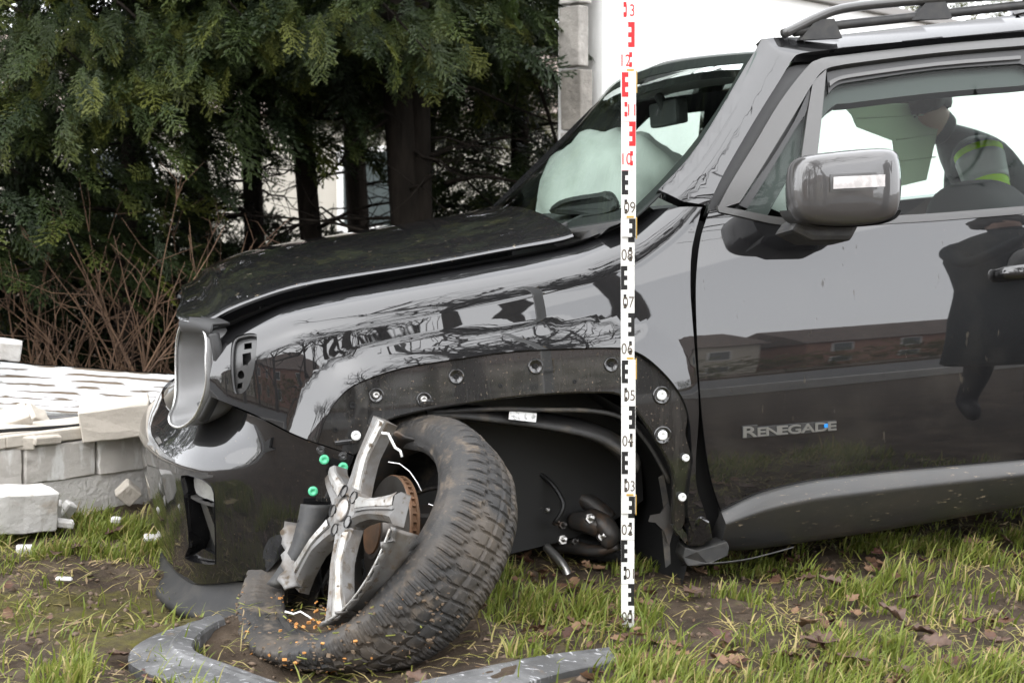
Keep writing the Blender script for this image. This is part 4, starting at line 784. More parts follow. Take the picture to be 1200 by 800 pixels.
m = MB(); m.grid(G); m.grid(G + nv * .045); sl = m.build('slab_face', slab_material(), pl, True)
uv = sl.data.uv_layers.new(name='UVMap'); uvs = A([[i / nx * np.linalg.norm(xd), j / ny * .17] for k in range(2) for i in range(nx + 1) for j in range(ny + 1)])
idx = np.zeros(len(sl.data.loops), int); sl.data.loops.foreach_get('vertex_index', idx); uv.data.foreach_set('uv', uvs[idx].ravel())
for nm, row in (('slab_top_edge', 0), ('slab_bottom_edge', ny)):
    e = G[:, row]; m = MB(); m.grid(np.stack([e - A([0, 0, -.004]), e + nv * .022 + A([0, 0, .008 if row == 0 else -.006]), e + nv * .047])); o = m.build(nm, void_m if row == 0 else white_r, pl, True)
def Rz(a): return A([[cos(a), -sin(a), 0], [sin(a), cos(a), 0], [0, 0, 1]])
def Rx(a): return A([[1, 0, 0], [0, cos(a), -sin(a)], [0, sin(a), cos(a)]])
def Ry(a): return A([[cos(a), 0, sin(a)], [0, 1, 0], [-sin(a), 0, cos(a)]])
def thing_block(name, px, py, Y, half, rz, rx, ry, matl, label, cat, seed, amp=.006, group=None):
    c = atY(px, py, Y); o = rough_box(name, c * 0, half, Rz(rz) @ Rx(rx) @ Ry(ry), matl, None, amp, seed); o.location = tuple(c); return tag(o, label, cat, group)
G_ = 'loose pieces of the broken wall'
thing_block('fallen_block', 136, 490, 4.30, (.102, .07, .047), .25, .1, -.09, cream_m, 'cream block lying on the wall stub below the fallen slab', 'block', 1, .003, G_)
thing_block('wall_fragment', 6, 409, 4.7, (.05, .04, .03), .3, .1, .15, chalk, 'small white fragment standing on top of the fallen slab', 'fragment', 2, .006, G_)
thing_block('wall_fragment', 14, 490, 4.25, (.05, .05, .016), .5, .3, -.3, cream_m, 'thin cream shard leaning on the stub under the slab', 'fragment', 3, .006, G_)
thing_block('wall_fragment', 10, 511, 4.15, (.08, .06, .02), .2, .15, .1, cream_m, 'flat cream piece at the left end of the stub top', 'fragment', 4, .008, G_)
thing_block('wall_fragment', 48, 513, 4.16, (.045, .04, .012), .9, .1, .05, cream_m, 'low crumbled cream piece lying beside the flat one on the stub', 'fragment', 5, .008, G_)
thing_block('wall_fragment', 40, 492, 4.42, (.035, .04, .03), .6, .5, .6, cream_m, 'tilted cream chunk wedged between stub and slab', 'fragment', 6, .008, G_)
thing_block('fallen_block', 18, 596, 3.92, (.095, .075, .055), .62, .05, .06, chalk, 'white block lying in the grass in front of the wall', 'block', 7, .004, G_)
thing_block('wall_fragment', 62, 600, 3.98, (.022, .02, .032), .3, .2, .1, chalk, 'upright white shard beside the white block in the grass', 'fragment', 8, .008, G_)
thing_block('wall_fragment', 78, 598, 4.05, (.018, .015, .026), .8, .4, .5, chalk, 'leaning white shard next to the upright one in the grass', 'fragment', 9, .01, G_)
thing_block('wall_fragment', 76, 613, 3.95, (.024, .018, .010), .4, .1, .2, chalk, 'flat white chip at the foot of the two shards', 'fragment', 10, .008, G_)
thing_block('wall_fragment', 150, 577, 4.28, (.03, .02, .028), .4, .3, .78, cream_m, 'pointed cream shard leaning against the foot of the stub', 'fragment', 11, .008, G_)
thing_block('wall_fragment', 30, 644, 3.72, (.022, .02, .010), .5, .1, .1, chalk, 'small white chip in the grass in front of the white block', 'fragment', 12, .008, G_)
thing_block('wall_fragment', 180, 630, 3.80, (.026, .018, .007), .3, .1, .1, chalk, 'flat white chip in the grass beside the bumper', 'fragment', 13, .006, G_)
thing_block('wall_fragment', 75, 678, 3.45, (.020, .010, .004), .2, .1, .1, chalk, 'thin white sliver on the mossy soil', 'fragment', 14, .004, G_)
thing_block('wall_fragment', 136, 609, 3.98, (.014, .012, .008), .2, .1, .1, chalk, 'tiny white chip in the grass near the pointed shard', 'fragment', 15, .006, G_)
# dark rubble-filled gap between stub and slab
m = MB(); m.box(wpt(-.75, .13, -.42), (1.1, .14, .10), RW); o = m.build('rubble_bed', mat('dark_rubble', (.07, .07, .07), .9, bump=(30, .8, .02), noise=(14, (.16, .155, .15), .45, .65)), stub)
# ---------------------------------------------------------------- broken-off front wheel
wheel = empty('broken_wheel', atZ(400, 790), 'collapsed muddy front wheel with shattered alloy rim under the wheel arch', 'wheel')
tyre_m = mat('muddy_rubber', (.018, .017, .016), .65, noise=(7, (.060, .048, .036), .46, .70), bump=(60, .5, .004), dirt=[(22, .55, .70, (.095, .075, .055), .9, (1, 1, 1)), (120, .60, .75, (.10, .08, .06), .9, (1, 1, 1))])
alloy_m = mat('machined_alloy', (.36, .355, .34), .42, metal=.6, noise=(30, (.20, .175, .145), .46, .66), dirt=[(45, .58, .66, (.11, .085, .06), .9, (1, 1, 1))])
alloy_d = mat('grey_alloy', (.15, .147, .142), .42, metal=.45, noise=(16, (.09, .075, .06), .44, .66), dirt=[(40, .57, .66, (.10, .078, .055), .9, (1, 1, 1))])
rust_m = mat('rusty_disc', (.16, .085, .045), .6, metal=.4, noise=(25, (.10, .06, .035), .4, .65))
disc_m = mat('disc_face', (.16, .15, .14), .35, metal=.85, noise=(10, (.09, .075, .06), .4, .7))
frac_m = mat('fresh_fracture', (.85, .85, .84), .5)
nT = unit(A([-.56, -.43, .71])); RT = .345; Cout = atY(415, 620, 3.05); CT = Cout - nT * .075
eA = unit(np.cross(nT, A([0, 0, 1.]))); eB = np.cross(nT, eA)
prof = 1.03 * cr([(.216, .070), (.226, .084), (.25, .094), (.275, .093), (.297, .084), (.312, .070), (.320, .052), (.324, .025), (.325, 0), (.324, -.025), (.320, -.052), (.312, -.072), (.295, -.088), (.25, -.096), (.22, -.075), (.222, -.066), (.25, -.082), (.30, -.06), (.308, 0), (.30, .058), (.26, .080), (.232, .070)], 4, True)
NS = 1056; phi = np.arange(NS) * 2 * pi / NS; PR, PH_ = prof[:, 0], prof[:, 1]; npf = len(prof)
r0 = np.broadcast_to(PR, (NS, npf)).copy(); h0 = np.broadcast_to(PH_, (NS, npf)).copy(); F_ = np.broadcast_to(phi[:, None], (NS, npf))
tread = np.clip((r0 - .303) / .006, 0, 1) * (np.arange(npf)[None] < 56) * (np.abs(h0) < .095)
blk = (F_ / (2 * pi) * 66) % 1; gro = np.zeros_like(r0)
dwn = A([0, 0, -1.]) - (A([0, 0, -1.]) @ nT) * nT + A([-.35, 0, 0]); dwn = unit(dwn - (dwn @ nT) * nT); ca_ = np.cos(F_) * (eA @ dwn) + np.sin(F_) * (eB @ dwn); fw_ = np.clip((ca_ - .05) / .5, 0, 1); fw_ = fw_ * fw_ * (3 - 2 * fw_); outer = np.arange(npf)[None] < 22
h0 = np.where(outer | (np.arange(npf)[None] > 76), h0 - fw_ * .055 * np.clip((.312 - r0) / .085, 0, 1), h0)
sh = (np.abs(h0) > .043) | (outer & (r0 > .298)); gro = np.where(sh & (np.abs(blk - .5 - .1 * np.sin(h0 * 60)) < .10), 1, gro)           # shoulder slots
sip = (F_ / (2 * pi) * 264) % 1; gro = np.maximum(gro, np.where(sh & (np.abs(sip - .5) < .16), .30, 0))
zz = .040 + .004 * np.sign(((F_ / (2 * pi) * 66) % 1) - .5)
gro = np.maximum(gro, np.where(np.abs(np.abs(h0) - zz) < .0055, 1, 0)); gro = np.maximum(gro, np.where(np.abs(h0) < .005, 1, 0))
blk2 = ((F_ / (2 * pi) * 66) + h0 * 9) % 1; gro = np.maximum(gro, np.where((np.abs(h0) < .036) & (np.abs(blk2 - .5) < .09), .85, 0))
r0 = r0 - .0045 * gro * tread
wall_ = (np.arange(npf)[None] < 20) * np.clip((.30 * 1.03 - r0) / .01, 0, 1); h0 = h0 + wall_ * (.0018 * (np.abs(((r0 - .236) / .016) % 1 - .5) < .12) + .0012 * ((np.abs(r0 - .275) < .010) & (np.sin(F_ * 90) * np.sin(F_ * 23 + 1) > .1) & (np.sin(F_ * 3) > .2)))
X = r0 * np.cos(F_); Y = r0 * np.sin(F_)
P3 = CT + X[..., None] * eA + Y[..., None] * eB + h0[..., None] * nT
# the tyre is flat: squeezed where it meets the ground, its outer wall folded inwards at the lower front
low = np.clip((.20 - P3[..., 2]) / .26, 0, 1); P3 = P3 + (nT * A([1, 1, 0]))[None, None] * (.03 * low * (h0 > 0))[..., None]
z = P3[..., 2]; zf = -.06; P3[..., 2] = np.where(z < .03, zf + (.03 - zf) * np.exp((z - .03) / (.03 - zf)), z)
rp = proj(P3); fold = np.exp(-(((rp[..., 0] - 318) / 60) ** 2 + ((rp[..., 1] - 690) / 55) ** 2)) * (h0 > .03)
P3 = P3 - nT * (fold * .03)[..., None]
wob = (fbm(F_ * 4 + 3, h0 * 30, 9, 3) - .5) * .008; P3 = P3 + (P3 - CT) / (np.linalg.norm(P3 - CT, axis=-1, keepdims=True)) * wob[..., None]
m = MB(); m.grid(P3, True, True); tyre = m.build('tyre', tyre_m, wheel, True); tyre.modifiers.new('e', 'EDGE_SPLIT').split_angle = radians(38)
# rim
nR = unit(A([-.80, -.47, .37])); Rc = atY(403, 598, 2.98); e1 = A([.28, 0, 1.]); e1 = unit(e1 - (e1 @ nR) * nR); e2 = np.cross(e1, nR); e2 = e2 if e2[0] > 0 else -e2
def rl(x, y, h=0.): return Rc + x * e1 + y * e2 + h * nR
rim_o = empty('rim', Rc); place(rim_o, wheel); 
def inpl(ang, rad, wdt): c_, s_ = cos(ang), sin(ang); return (rad * c_ - wdt * s_, rad * s_ + wdt * c_)
def spoke(ang, r1, flip=1, bend=0.):
    N = 10; rr = np.linspace(.035, r1, N); wid = np.interp(rr, [.035, .07, .13, .19, .235], [.036, .026, .021, .026, .038]); dep = np.interp(rr, [.035, .12, .235], [.0, .010, .004]); body = []
    for r_, w_, d_ in zip(rr, wid, dep):
        d_ -= bend * (r_ / .235) ** 2
        row = [(-w_, d_ - .034), (-w_ * 1.02, d_ - .010), (-w_ * .72, d_ + .002), (-w_ * .15 * flip, d_ + .001), (w_ * .05, d_ - .004), (w_ * .62, d_ + .003), (w_ * 1.0, d_ - .008), (w_, d_ - .034)]
        body.append([rl(*inpl(ang, r_, a_), b_) for a_, b_ in row])
    G = A(body); m = MB(); m.grid(G, False, True); m.add(G[-1], [tuple(range(8))]); o = m.build('spoke', alloy_d, rim_o, auto=35)
    fc = []
    for r_, w_, d_ in zip(rr[1:], wid[1:], dep[1:]):
        d_ -= bend * (r_ / .235) ** 2
        fc.append([rl(*inpl(ang, r_, flip * a_), b_ + d_) for a_, b_ in [(w_ * .06, -.001), (w_ * .10, .0035), (w_ * .60, .0055), (w_ * .95, -.001), (w_ * .95, -.006)]])
    m = MB(); m.grid(A(fc)); m.build('machined_face', alloy_m, o, auto=40)
SP = [radians(a_) for a_ in (-2, 70, 142, 214, 286)]
for i, a_ in enumerate(SP): spoke(a_, [.205, .215, .235, .235, .15][i], [1, -1, -1, 1, 1][i], [0, .0, .0, .02, .03][i])
m = MB(); m.lathe(Rc - nR * .03, nR, [(.058, 0), (.060, .02), (.054, .032), (.034, .034), (.030, .029), (.024, .030), (.0235, .034), (.020, .0355), (1e-6, .0365)], 30); m.build('hub', alloy_d, rim_o, auto=40)
for k in range(5):
    a_ = SP[k] + radians(36); c_ = rl(.044 * cos(a_), .044 * sin(a_), .0052); m = MB(); m.lathe(c_, nR, [(.0135, -.004), (.0135, .0004), (.0125, .0002), (.012, -.003), (1e-6, -.0035)], 14); m.build('bolt_hole', void_m, rim_o, True)
m = MB(); m.lathe(Rc + nR * .004, nR, [(.0235, -.004), (.0235, .001), (.02, .003), (1e-6, .0042)], 24); m.build('hub_cap', mat('cap_grey', (.36, .35, .34), .5, metal=.4, noise=(40, (.26, .22, .18), .45, .65)), rim_o, True)
def barrel(a0, a1, prof_, name, matl, n=30, jag=0., seed=0):
    r_ = np.random.default_rng(seed); th_ = np.linspace(a0, a1, n); rows = []
    for j, (rr, hh) in enumerate(prof_):
        jg = (r_.normal(0, jag, n) if j in (0, len(prof_) - 1) else np.zeros(n)); rows.append([rl((rr) * cos(t), (rr) * sin(t), hh + q) for t, q in zip(th_, jg)])
    m = MB(); m.grid(A(rows)); o = m.build(name, matl, rim_o, True); s_ = o.modifiers.new('t', 'SOLIDIFY'); s_.thickness = .006; s_.offset = -1; return o
barrel(radians(80), radians(150), [(.243, .012), (.240, .004), (.228, -.004), (.222, -.02), (.226, -.035), (.212, -.055), (.207, -.068)], 'rim_barrel', alloy_d, 36, .006, 2)
barrel(radians(81), radians(148), [(.246, .014), (.243, .016), (.239, .013)], 'rim_flange', alloy_m, 36)
barrel(radians(205), radians(245), [(.243, .012), (.236, .004), (.225, -.01), (.220, -.03)], 'rim_shard', alloy_d, 14, .006, 4)
barrel(radians(150), radians(330), [(.205, -.09), (.20, -.12), (.205, -.17), (.22, -.19)], 'inner_barrel', dark_steel, 40, .006, 5)
# bright fracture edges
for (pts_, t_) in [([(447, 507), (455, 508), (459, 516), (463, 524), (469, 528), (471, 535)], .0028), ([(455, 541), (468, 543), (480, 552), (489, 565), (494, 575)], .001), ([(502, 590), (510, 593), (517, 600), (521, 608)], .0009), ([(334, 716), (344, 719), (352, 716), (362, 722), (368, 727)], .0022)]:
    p_ = A(pts_, float); m = MB(); q = atY(p_[:, 0], p_[:, 1], 2.93 if p_[0, 1] < 535 else 2.95); m.tube(q, t_, 5); m.build('fracture_edge', frac_m, rim_o, True)
# brake disc behind the rim
nD = unit(A([-.88, -.42, .18])); Dc = atY(452, 626, 3.10); bd_o = empty('brake_disc', Dc); place(bd_o, wheel)
m = MB(); m.lathe(Dc, nD, [(.055, .030), (.058, .0), (.128, .0), (.128, -.004)], 60); m.build('disc_face', disc_m, bd_o, auto=30)
m = MB(); m.lathe(Dc, nD, [(.1285, -.001), (.130, -.003), (.130, -.008), (.124, -.009), (.124, -.017), (.130, -.018), (.130, -.024), (.08, -.025)], 60); m.build('disc_edge', rust_m, bd_o, auto=30)
ex = unit(np.cross(nD, A([0, 0, 1.]))); ey = np.cross(nD, ex)
for k in range(44):
    a_ = k * 2 * pi / 44; rd = cos(a_) * ex + sin(a_) * ey; tg_ = np.cross(nD, rd); m = MB(); m.box(Dc + rd * .124 - nD * .013, (.005, .0025, .0045), np.stack([rd, tg_, nD], 1)); m.build('cooling_vane', rust_m, bd_o)
m = MB(); m.lathe(Dc, nD, [(.045, .02), (.045, .034), (.03, .036), (1e-6, .036)], 24); m.build('disc_hat', rust_m, bd_o, auto=30)
m = MB(); q = Dc + nD * .0; m.box(Dc - nD * .05 + A([.02, .06, -.02]), (.05, .05, .07)); m.build('hub_carrier', dark_steel, wheel, bevel=.01)
# clods, chips of orange bark and torn grass caught on tyre and rim
crm = [mat('orange_bark', (.42, .19, .05), .8), mat('clod', (.12, .085, .055), .95), mat('crushed_grass', (.16, .17, .03), .7)]
tp = P3.reshape(-1, 3); tpx = proj(tp); vis = np.where((np.arange(len(tp)) % npf < 40) & (tpx[:, 1] > 690) & (tpx[:, 0] < 540) & (rng.random(len(tp)) < .5))[0]
for nm, mt, cnt, s0 in (('bark_chips', crm[0], 46, .0030), ('soil_crumbs', crm[1], 260, .0030), ('grass_bits', crm[2], 60, .0025)):
    m = MB()
    for k in range(cnt):
        q = tp[rng.choice(vis)]; nrm = unit(q - CT); s_ = s0 * rng.uniform(.5, 1.7); R_ = Rz(rng.uniform(0, 6)) @ Rx(rng.uniform(0, 6)); m.box(q + nrm * s_ * .4, (s_, s_ * rng.uniform(.3, .9), s_ * rng.uniform(.2, .5)) if nm != 'grass_bits' else (s_ * 3, s_ * .35, s_ * .2), R_)
    o = m.build(nm, mt); tag(o, {'bark_chips': 'orange bark chips stuck on the collapsed tyre', 'soil_crumbs': 'brown soil crumbs stuck on the collapsed tyre', 'grass_bits': 'torn green grass bits stuck on the tyre'}[nm], 'debris', None, 'stuff')
m = MB()
for k in range(130):
    x, y = rng.normal(415, 30), rng.normal(722, 9); q = atY(x, y, rng.uniform(2.86, 2.9)); s_ = .0032 * rng.uniform(.4, 1.8); m.box(q, (s_, s_ * .6, s_ * .35), Rz(rng.uniform(0, 6)) @ Rx(rng.uniform(0, 6)))
tag(m.build('bark_heap', crm[0]), 'heap of orange bark chips lying inside the broken rim', 'debris', None, 'stuff')
m = MB()
for k in range(70):
    x, y = rng.normal(435, 24), rng.normal(712, 8); q = atY(x, y, rng.uniform(2.88, 2.94)); s_ = .006 * rng.uniform(.5, 1.6); m.box(q, (s_ * 1.6, s_ * .5, s_ * .3), Rz(rng.uniform(0, 6)) @ Rx(rng.uniform(0, 6)))
tag(m.build('moss_clump', crm[2]), 'clump of torn moss caught between rim and tyre', 'moss', None, 'stuff')
# ---------------------------------------------------------------- torn-off arch trim on the ground
def trim(name, ctr, wid, label, th=.018):
    """a scuffed plastic band: centre line on the ground, curved section"""
    p = cr(ctr, 6); w_ = np.interp(np.linspace(0, 1, len(p)), np.linspace(0, 1, len(wid)), wid); tg_ = unit(np.gradient(p, axis=0)); sd = unit(np.cross(tg_, A([0, 0, 1.]))); rows = []
    for a_, h_ in [(-1, -.4), (-1.0, .75), (-.93, 1.0), (-.35, 1.25), (-.25, 1.05), (.5, .85), (.94, .55), (1, .45), (1, -.4)]: rows.append(p + sd * (w_ * a_)[:, None] + A([0, 0, th * h_]))
    m = MB(); G = np.stack(rows); m.grid(G); m.add(G[:, 0], [tuple(range(9))]); m.add(G[:, -1], [tuple(range(9))]); return tag(m.build(name, trim_grey, None, True, auto=22), label, 'trim')
def gp(x, y, z=.0): q = atZ(x, y, z); q[2] = .004 + z; return q
trim('broken_trim', [gp(254, 737), gp(238, 741), gp(214, 752), gp(194, 766), gp(190, 780), gp(210, 792), gp(246, 804), gp(300, 824), gp(350, 840)], [.036, .042, .052, .062, .064, .058, .052, .05, .046], 'scuffed grey hook-shaped wheel arch trim in front of the tyre', .026)
trim('broken_trim', [gp(500, 826), gp(560, 812), gp(610, 799), gp(650, 790), (gp(690, 784)), gp(716, 780)], [.05, .05, .045, .038, .03, .02], 'scuffed grey strip of arch trim lying below the measuring rod', .026)
# ---------------------------------------------------------------- measuring rod
rod = empty('measuring_rod', atZ(735, 732), 'white folding measuring rod with black and red marks before the wheel arch', 'measuring rod')
rod_w = mat('rod_white', (.80, .80, .77), .4, coat=.3, noise=(60, (.74, .73, .69), .5, .7)); rod_k = mat('rod_black', (.012, .012, .012), .5); rod_r = mat('rod_red', (.68, .025, .03), .5); rod_y = mat('rod_hinge', (.65, .42, .10), .4, metal=.4); rod_g = mat('rod_digits', (.09, .07, .05), .5)
B0 = atZ(735.5, 734); LEAN = radians(5.5); ru = .98 * A([-.014, -sin(LEAN), cos(LEAN)]); rx = A([1., 0, 0]); rn = A([0, -cos(LEAN), -sin(LEAN)]); RR = np.stack([rx, rn, ru], 1); DM = .1; RW_ = .0140
def rp_(x, z, o=0.): return B0 + rx * x + ru * z + rn * o
secs = [(-.012, .30, 0, .0), (.262, .60, .0008, .006), (.562, .90, -.0004, .0), (.862, 1.20, .0009, .006), (1.162, 1.50, -.0006, .0)]
for i, (z0, z1, dx, o_) in enumerate(secs):
    m = MB(); m.box(rp_(dx, (z0 + z1) / 2, o_), (RW_ + (.0008 if i % 2 else 0), .0026, (z1 - z0) / 2), RR); s_ = m.build('rod_section', rod_w, rod, bevel=.0008)
    kk = MB(); rr_ = MB(); dg = MB(); dr = MB()
    zlo = z0 if o_ > 0 or i == 0 else secs[i - 1][1] + .001; zhi = z1 if o_ > 0 else (secs[i + 1][0] - .001 if i + 1 < 5 else z1)
    for k in range(16):
        for (x0, x1, c0, c1) in ([(.2, .62, .10, .20), (.2, .62, .30, .40)] if k % 2 == 0 else [(-.62, -.2, .10, .20), (-.62, -.2, .30, .40)]) + [((.5, 1., .5, 1.) if k % 2 == 0 else (-1., -.5, .5, 1.))] + [((.05, .5, a_, a_ + .1) if k % 2 == 0 else (-.5, -.05, a_, a_ + .1)) for a_ in (.5, .7, .9)] + [(-1, 1, -.008, .008)]:
            za, zb = (k + c0) * DM, (k + c1) * DM; line = c1 - c0 < .02; za, zb = max(za, zlo), min(zb, zhi)
            if zb - za < (.0002 if line else .002): continue
            t_ = (dr if k >= 10 else dg) if line else (rr_ if k >= 10 else kk); t_.box(rp_(dx + (x0 + x1) / 2 * RW_, (za + zb) / 2, o_ + .0026), ((x1 - x0) / 2 * RW_, .0003, (zb - za) / 2 * (.35 if line else 1)), RR)
        if zlo <= k * DM + .012 and k * DM + .04 <= zhi:
            v, f = text_mesh('%02d' % k, .034, .0002, .0, .72); w = v[:, 0].max() - v[:, 0].min(); x0 = (-RW_ * .92 if k % 2 == 0 else RW_ * .95 - w); v[:, 0] += x0 - v[:, 0].min() + dx
            MB().add(B0 + v[:, :1] * rx + (v[:, 1:2] + k * DM + .012) * ru + (v[:, 2:] + o_ + .0028) * rn, f).build('number', rod_r if k >= 10 else rod_g, s_)
    for t_, nm, mt in ((kk, 'black_marks', rod_k), (rr_, 'red_marks', rod_r), (dg, 'lines', rod_g), (dr, 'red_lines', rod_r)):
        if t_.v: t_.build(nm, mt, s_)
for z in (.30, .60, .90, 1.20):
    m = MB(); m.box(rp_(.004, z + .004, .009), (.0075, .0006, .0022), RR); m.build('hinge_clip', rod_y, rod)
    m = MB(); m.box(rp_(.0172, z - .02, .003), (.0009, .0045, .022), RR); m.build('hinge_plate', rod_y, rod)
# ---------------------------------------------------------------- vegetation
def mkfast(name, V, T, mt, parent=None, col=None, smooth=False):
    me = bpy.data.meshes.new(name); V = np.ascontiguousarray(V, np.float32).reshape(-1, 3); T = np.ascontiguousarray(T, np.int32)
    me.vertices.add(len(V)); me.vertices.foreach_set('co', V.ravel()); k = T.shape[1]; me.loops.add(T.size); me.loops.foreach_set('vertex_index', T.ravel())
    me.polygons.add(len(T)); me.polygons.foreach_set('loop_start', np.arange(len(T), dtype=np.int32) * k); me.polygons.foreach_set('loop_total', np.full(len(T), k, np.int32))
    me.update(calc_edges=True); me.materials.append(mt)
    if smooth: me.polygons.foreach_set('use_smooth', [True] * len(T))
    if col is not None:
        at = me.attributes.new('tone', 'FLOAT', 'POINT'); at.data.foreach_set('value', np.ascontiguousarray(col, np.float32).ravel())
    o = bpy.data.objects.new(name, me); COL.objects.link(o); place(o, parent); return o
def leafmat(name, stops, rough=.55, trans=.25):
    mt = bpy.data.materials.new(name); mt.use_nodes = True; nt = mt.node_tree; L = nt.links; b = nt.nodes['Principled BSDF']; at = nt.nodes.new('ShaderNodeAttribute'); at.attribute_name = 'tone'
    r = nt.nodes.new('ShaderNodeValToRGB'); e = r.color_ramp.elements
    while len(e) < len(stops): e.new(.5)
    for q, (p, c) in zip(e, stops): q.position = p; q.color = (*c, 1)
    L.new(at.outputs['Fac'], r.inputs[0]); L.new(r.outputs[0], b.inputs['Base Color']); b.inputs['Roughness'].default_value = rough; b.inputs['Specular IOR Level'].default_value = .3
    tr = nt.nodes.new('ShaderNodeBsdfTranslucent'); L.new(r.outputs[0], tr.inputs[0]); mx = nt.nodes.new('ShaderNodeMixShader'); mx.inputs[0].default_value = trans
    L.new(b.outputs[0], mx.inputs[1]); L.new(tr.outputs[0], mx.inputs[2]); L.new(mx.outputs[0], nt.nodes['Material Output'].inputs['Surface']); return mt
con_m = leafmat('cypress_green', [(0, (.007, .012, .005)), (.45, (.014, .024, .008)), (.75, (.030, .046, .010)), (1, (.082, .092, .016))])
bark_m = mat('dark_bark', (.012, .010, .008), .95, spec=.1, noise=(20, (.026, .021, .017), .4, .7, (1, 1, .2)), bump=(25, .8, .02, (1, 1, .2)))
twig_m = mat('dead_twig', (.075, .042, .024), .85, noise=(10, (.13, .075, .04), .4, .7))
def frond(seed, n=13):
    """a flattened cypress spray along +x, drooping; unit length"""
    r = np.random.default_rng(seed); V = []; T = []
    def leaf(a, d, l, w):
        nrm = A([0, 0, 1.]); sd = np.cross(d, nrm); k = len(V); V.extend([a - sd * w * .5, a + sd * w * .5, a + d * l * .55 + sd * w * .62 + A([0, 0, r.normal(0, .02)]), a + d * l, a + d * l * .55 - sd * w * .62]); T.extend([(k, k + 1, k + 2), (k, k + 2, k + 4), (k + 4, k + 2, k + 3)])
    px_ = 0.
    for i in range(n):
        x = (i + .5) / n; c = A([x, .04 * sin(3 * x + seed), -.35 * x * x]); env = sin(pi * min(1, .18 + .82 * (1 - x))) * .34 + .06
        for sg in (-1, 1):
            ang = sg * r.uniform(.55, .95); ll = env * r.uniform(.7, 1.15); d = A([cos(ang), sin(ang), -.25 * x + r.normal(0, .12)]); nb2 = 3
            for q in range(nb2):
                p_ = c + d * ll * q / nb2
                leaf(p_, unit(d + r.normal(0, .12, 3)), ll / nb2 * 1.35, .030)
                for s2 in (-1, 1):
                    if r.random() < .75: a2 = ang + s2 * .6; leaf(p_ + d * ll * .12, unit(A([cos(a2), sin(a2), d[2] - .15])), ll * .30, .022)
    return A(V), A(T)
FR = [frond(s_) for s_ in range(4)]
FR_SMALL = [frond(s_ + 10, 7) for s_ in range(3)]
def scatter(name, pos, dirs, size, mt, parent, tone, lib=FR, seed=0):
    r = np.random.default_rng(seed); Vs = []; Ts = []; Cs = []; o = 0; ch = r.integers(0, len(lib), len(pos))
    for k, (v, t) in enumerate(lib):
        i = np.where(ch == k)[0]
        if not len(i): continue
        x = unit(dirs[i]); up = np.tile(A([0, 0, 1.]), (len(i), 1)) + r.normal(0, .35, (len(i), 3)); y = unit(np.cross(up, x)); z = np.cross(x, y)
        W = pos[i][:, None] + size[i][:, None, None] * (v[None, :, :1] * x[:, None] + v[None, :, 1:2] * y[:, None] + v[None, :, 2:] * z[:, None])
        Vs.append(W.reshape(-1, 3)); Ts.append((t[None] + o + np.arange(len(i))[:, None, None] * len(v)).reshape(-1, 3)); o += len(i) * len(v)
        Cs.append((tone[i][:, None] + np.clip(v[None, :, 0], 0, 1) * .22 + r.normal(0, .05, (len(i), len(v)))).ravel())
    return mkfast(name, np.concatenate(Vs), np.concatenate(Ts), mt, parent, np.concatenate(Cs))
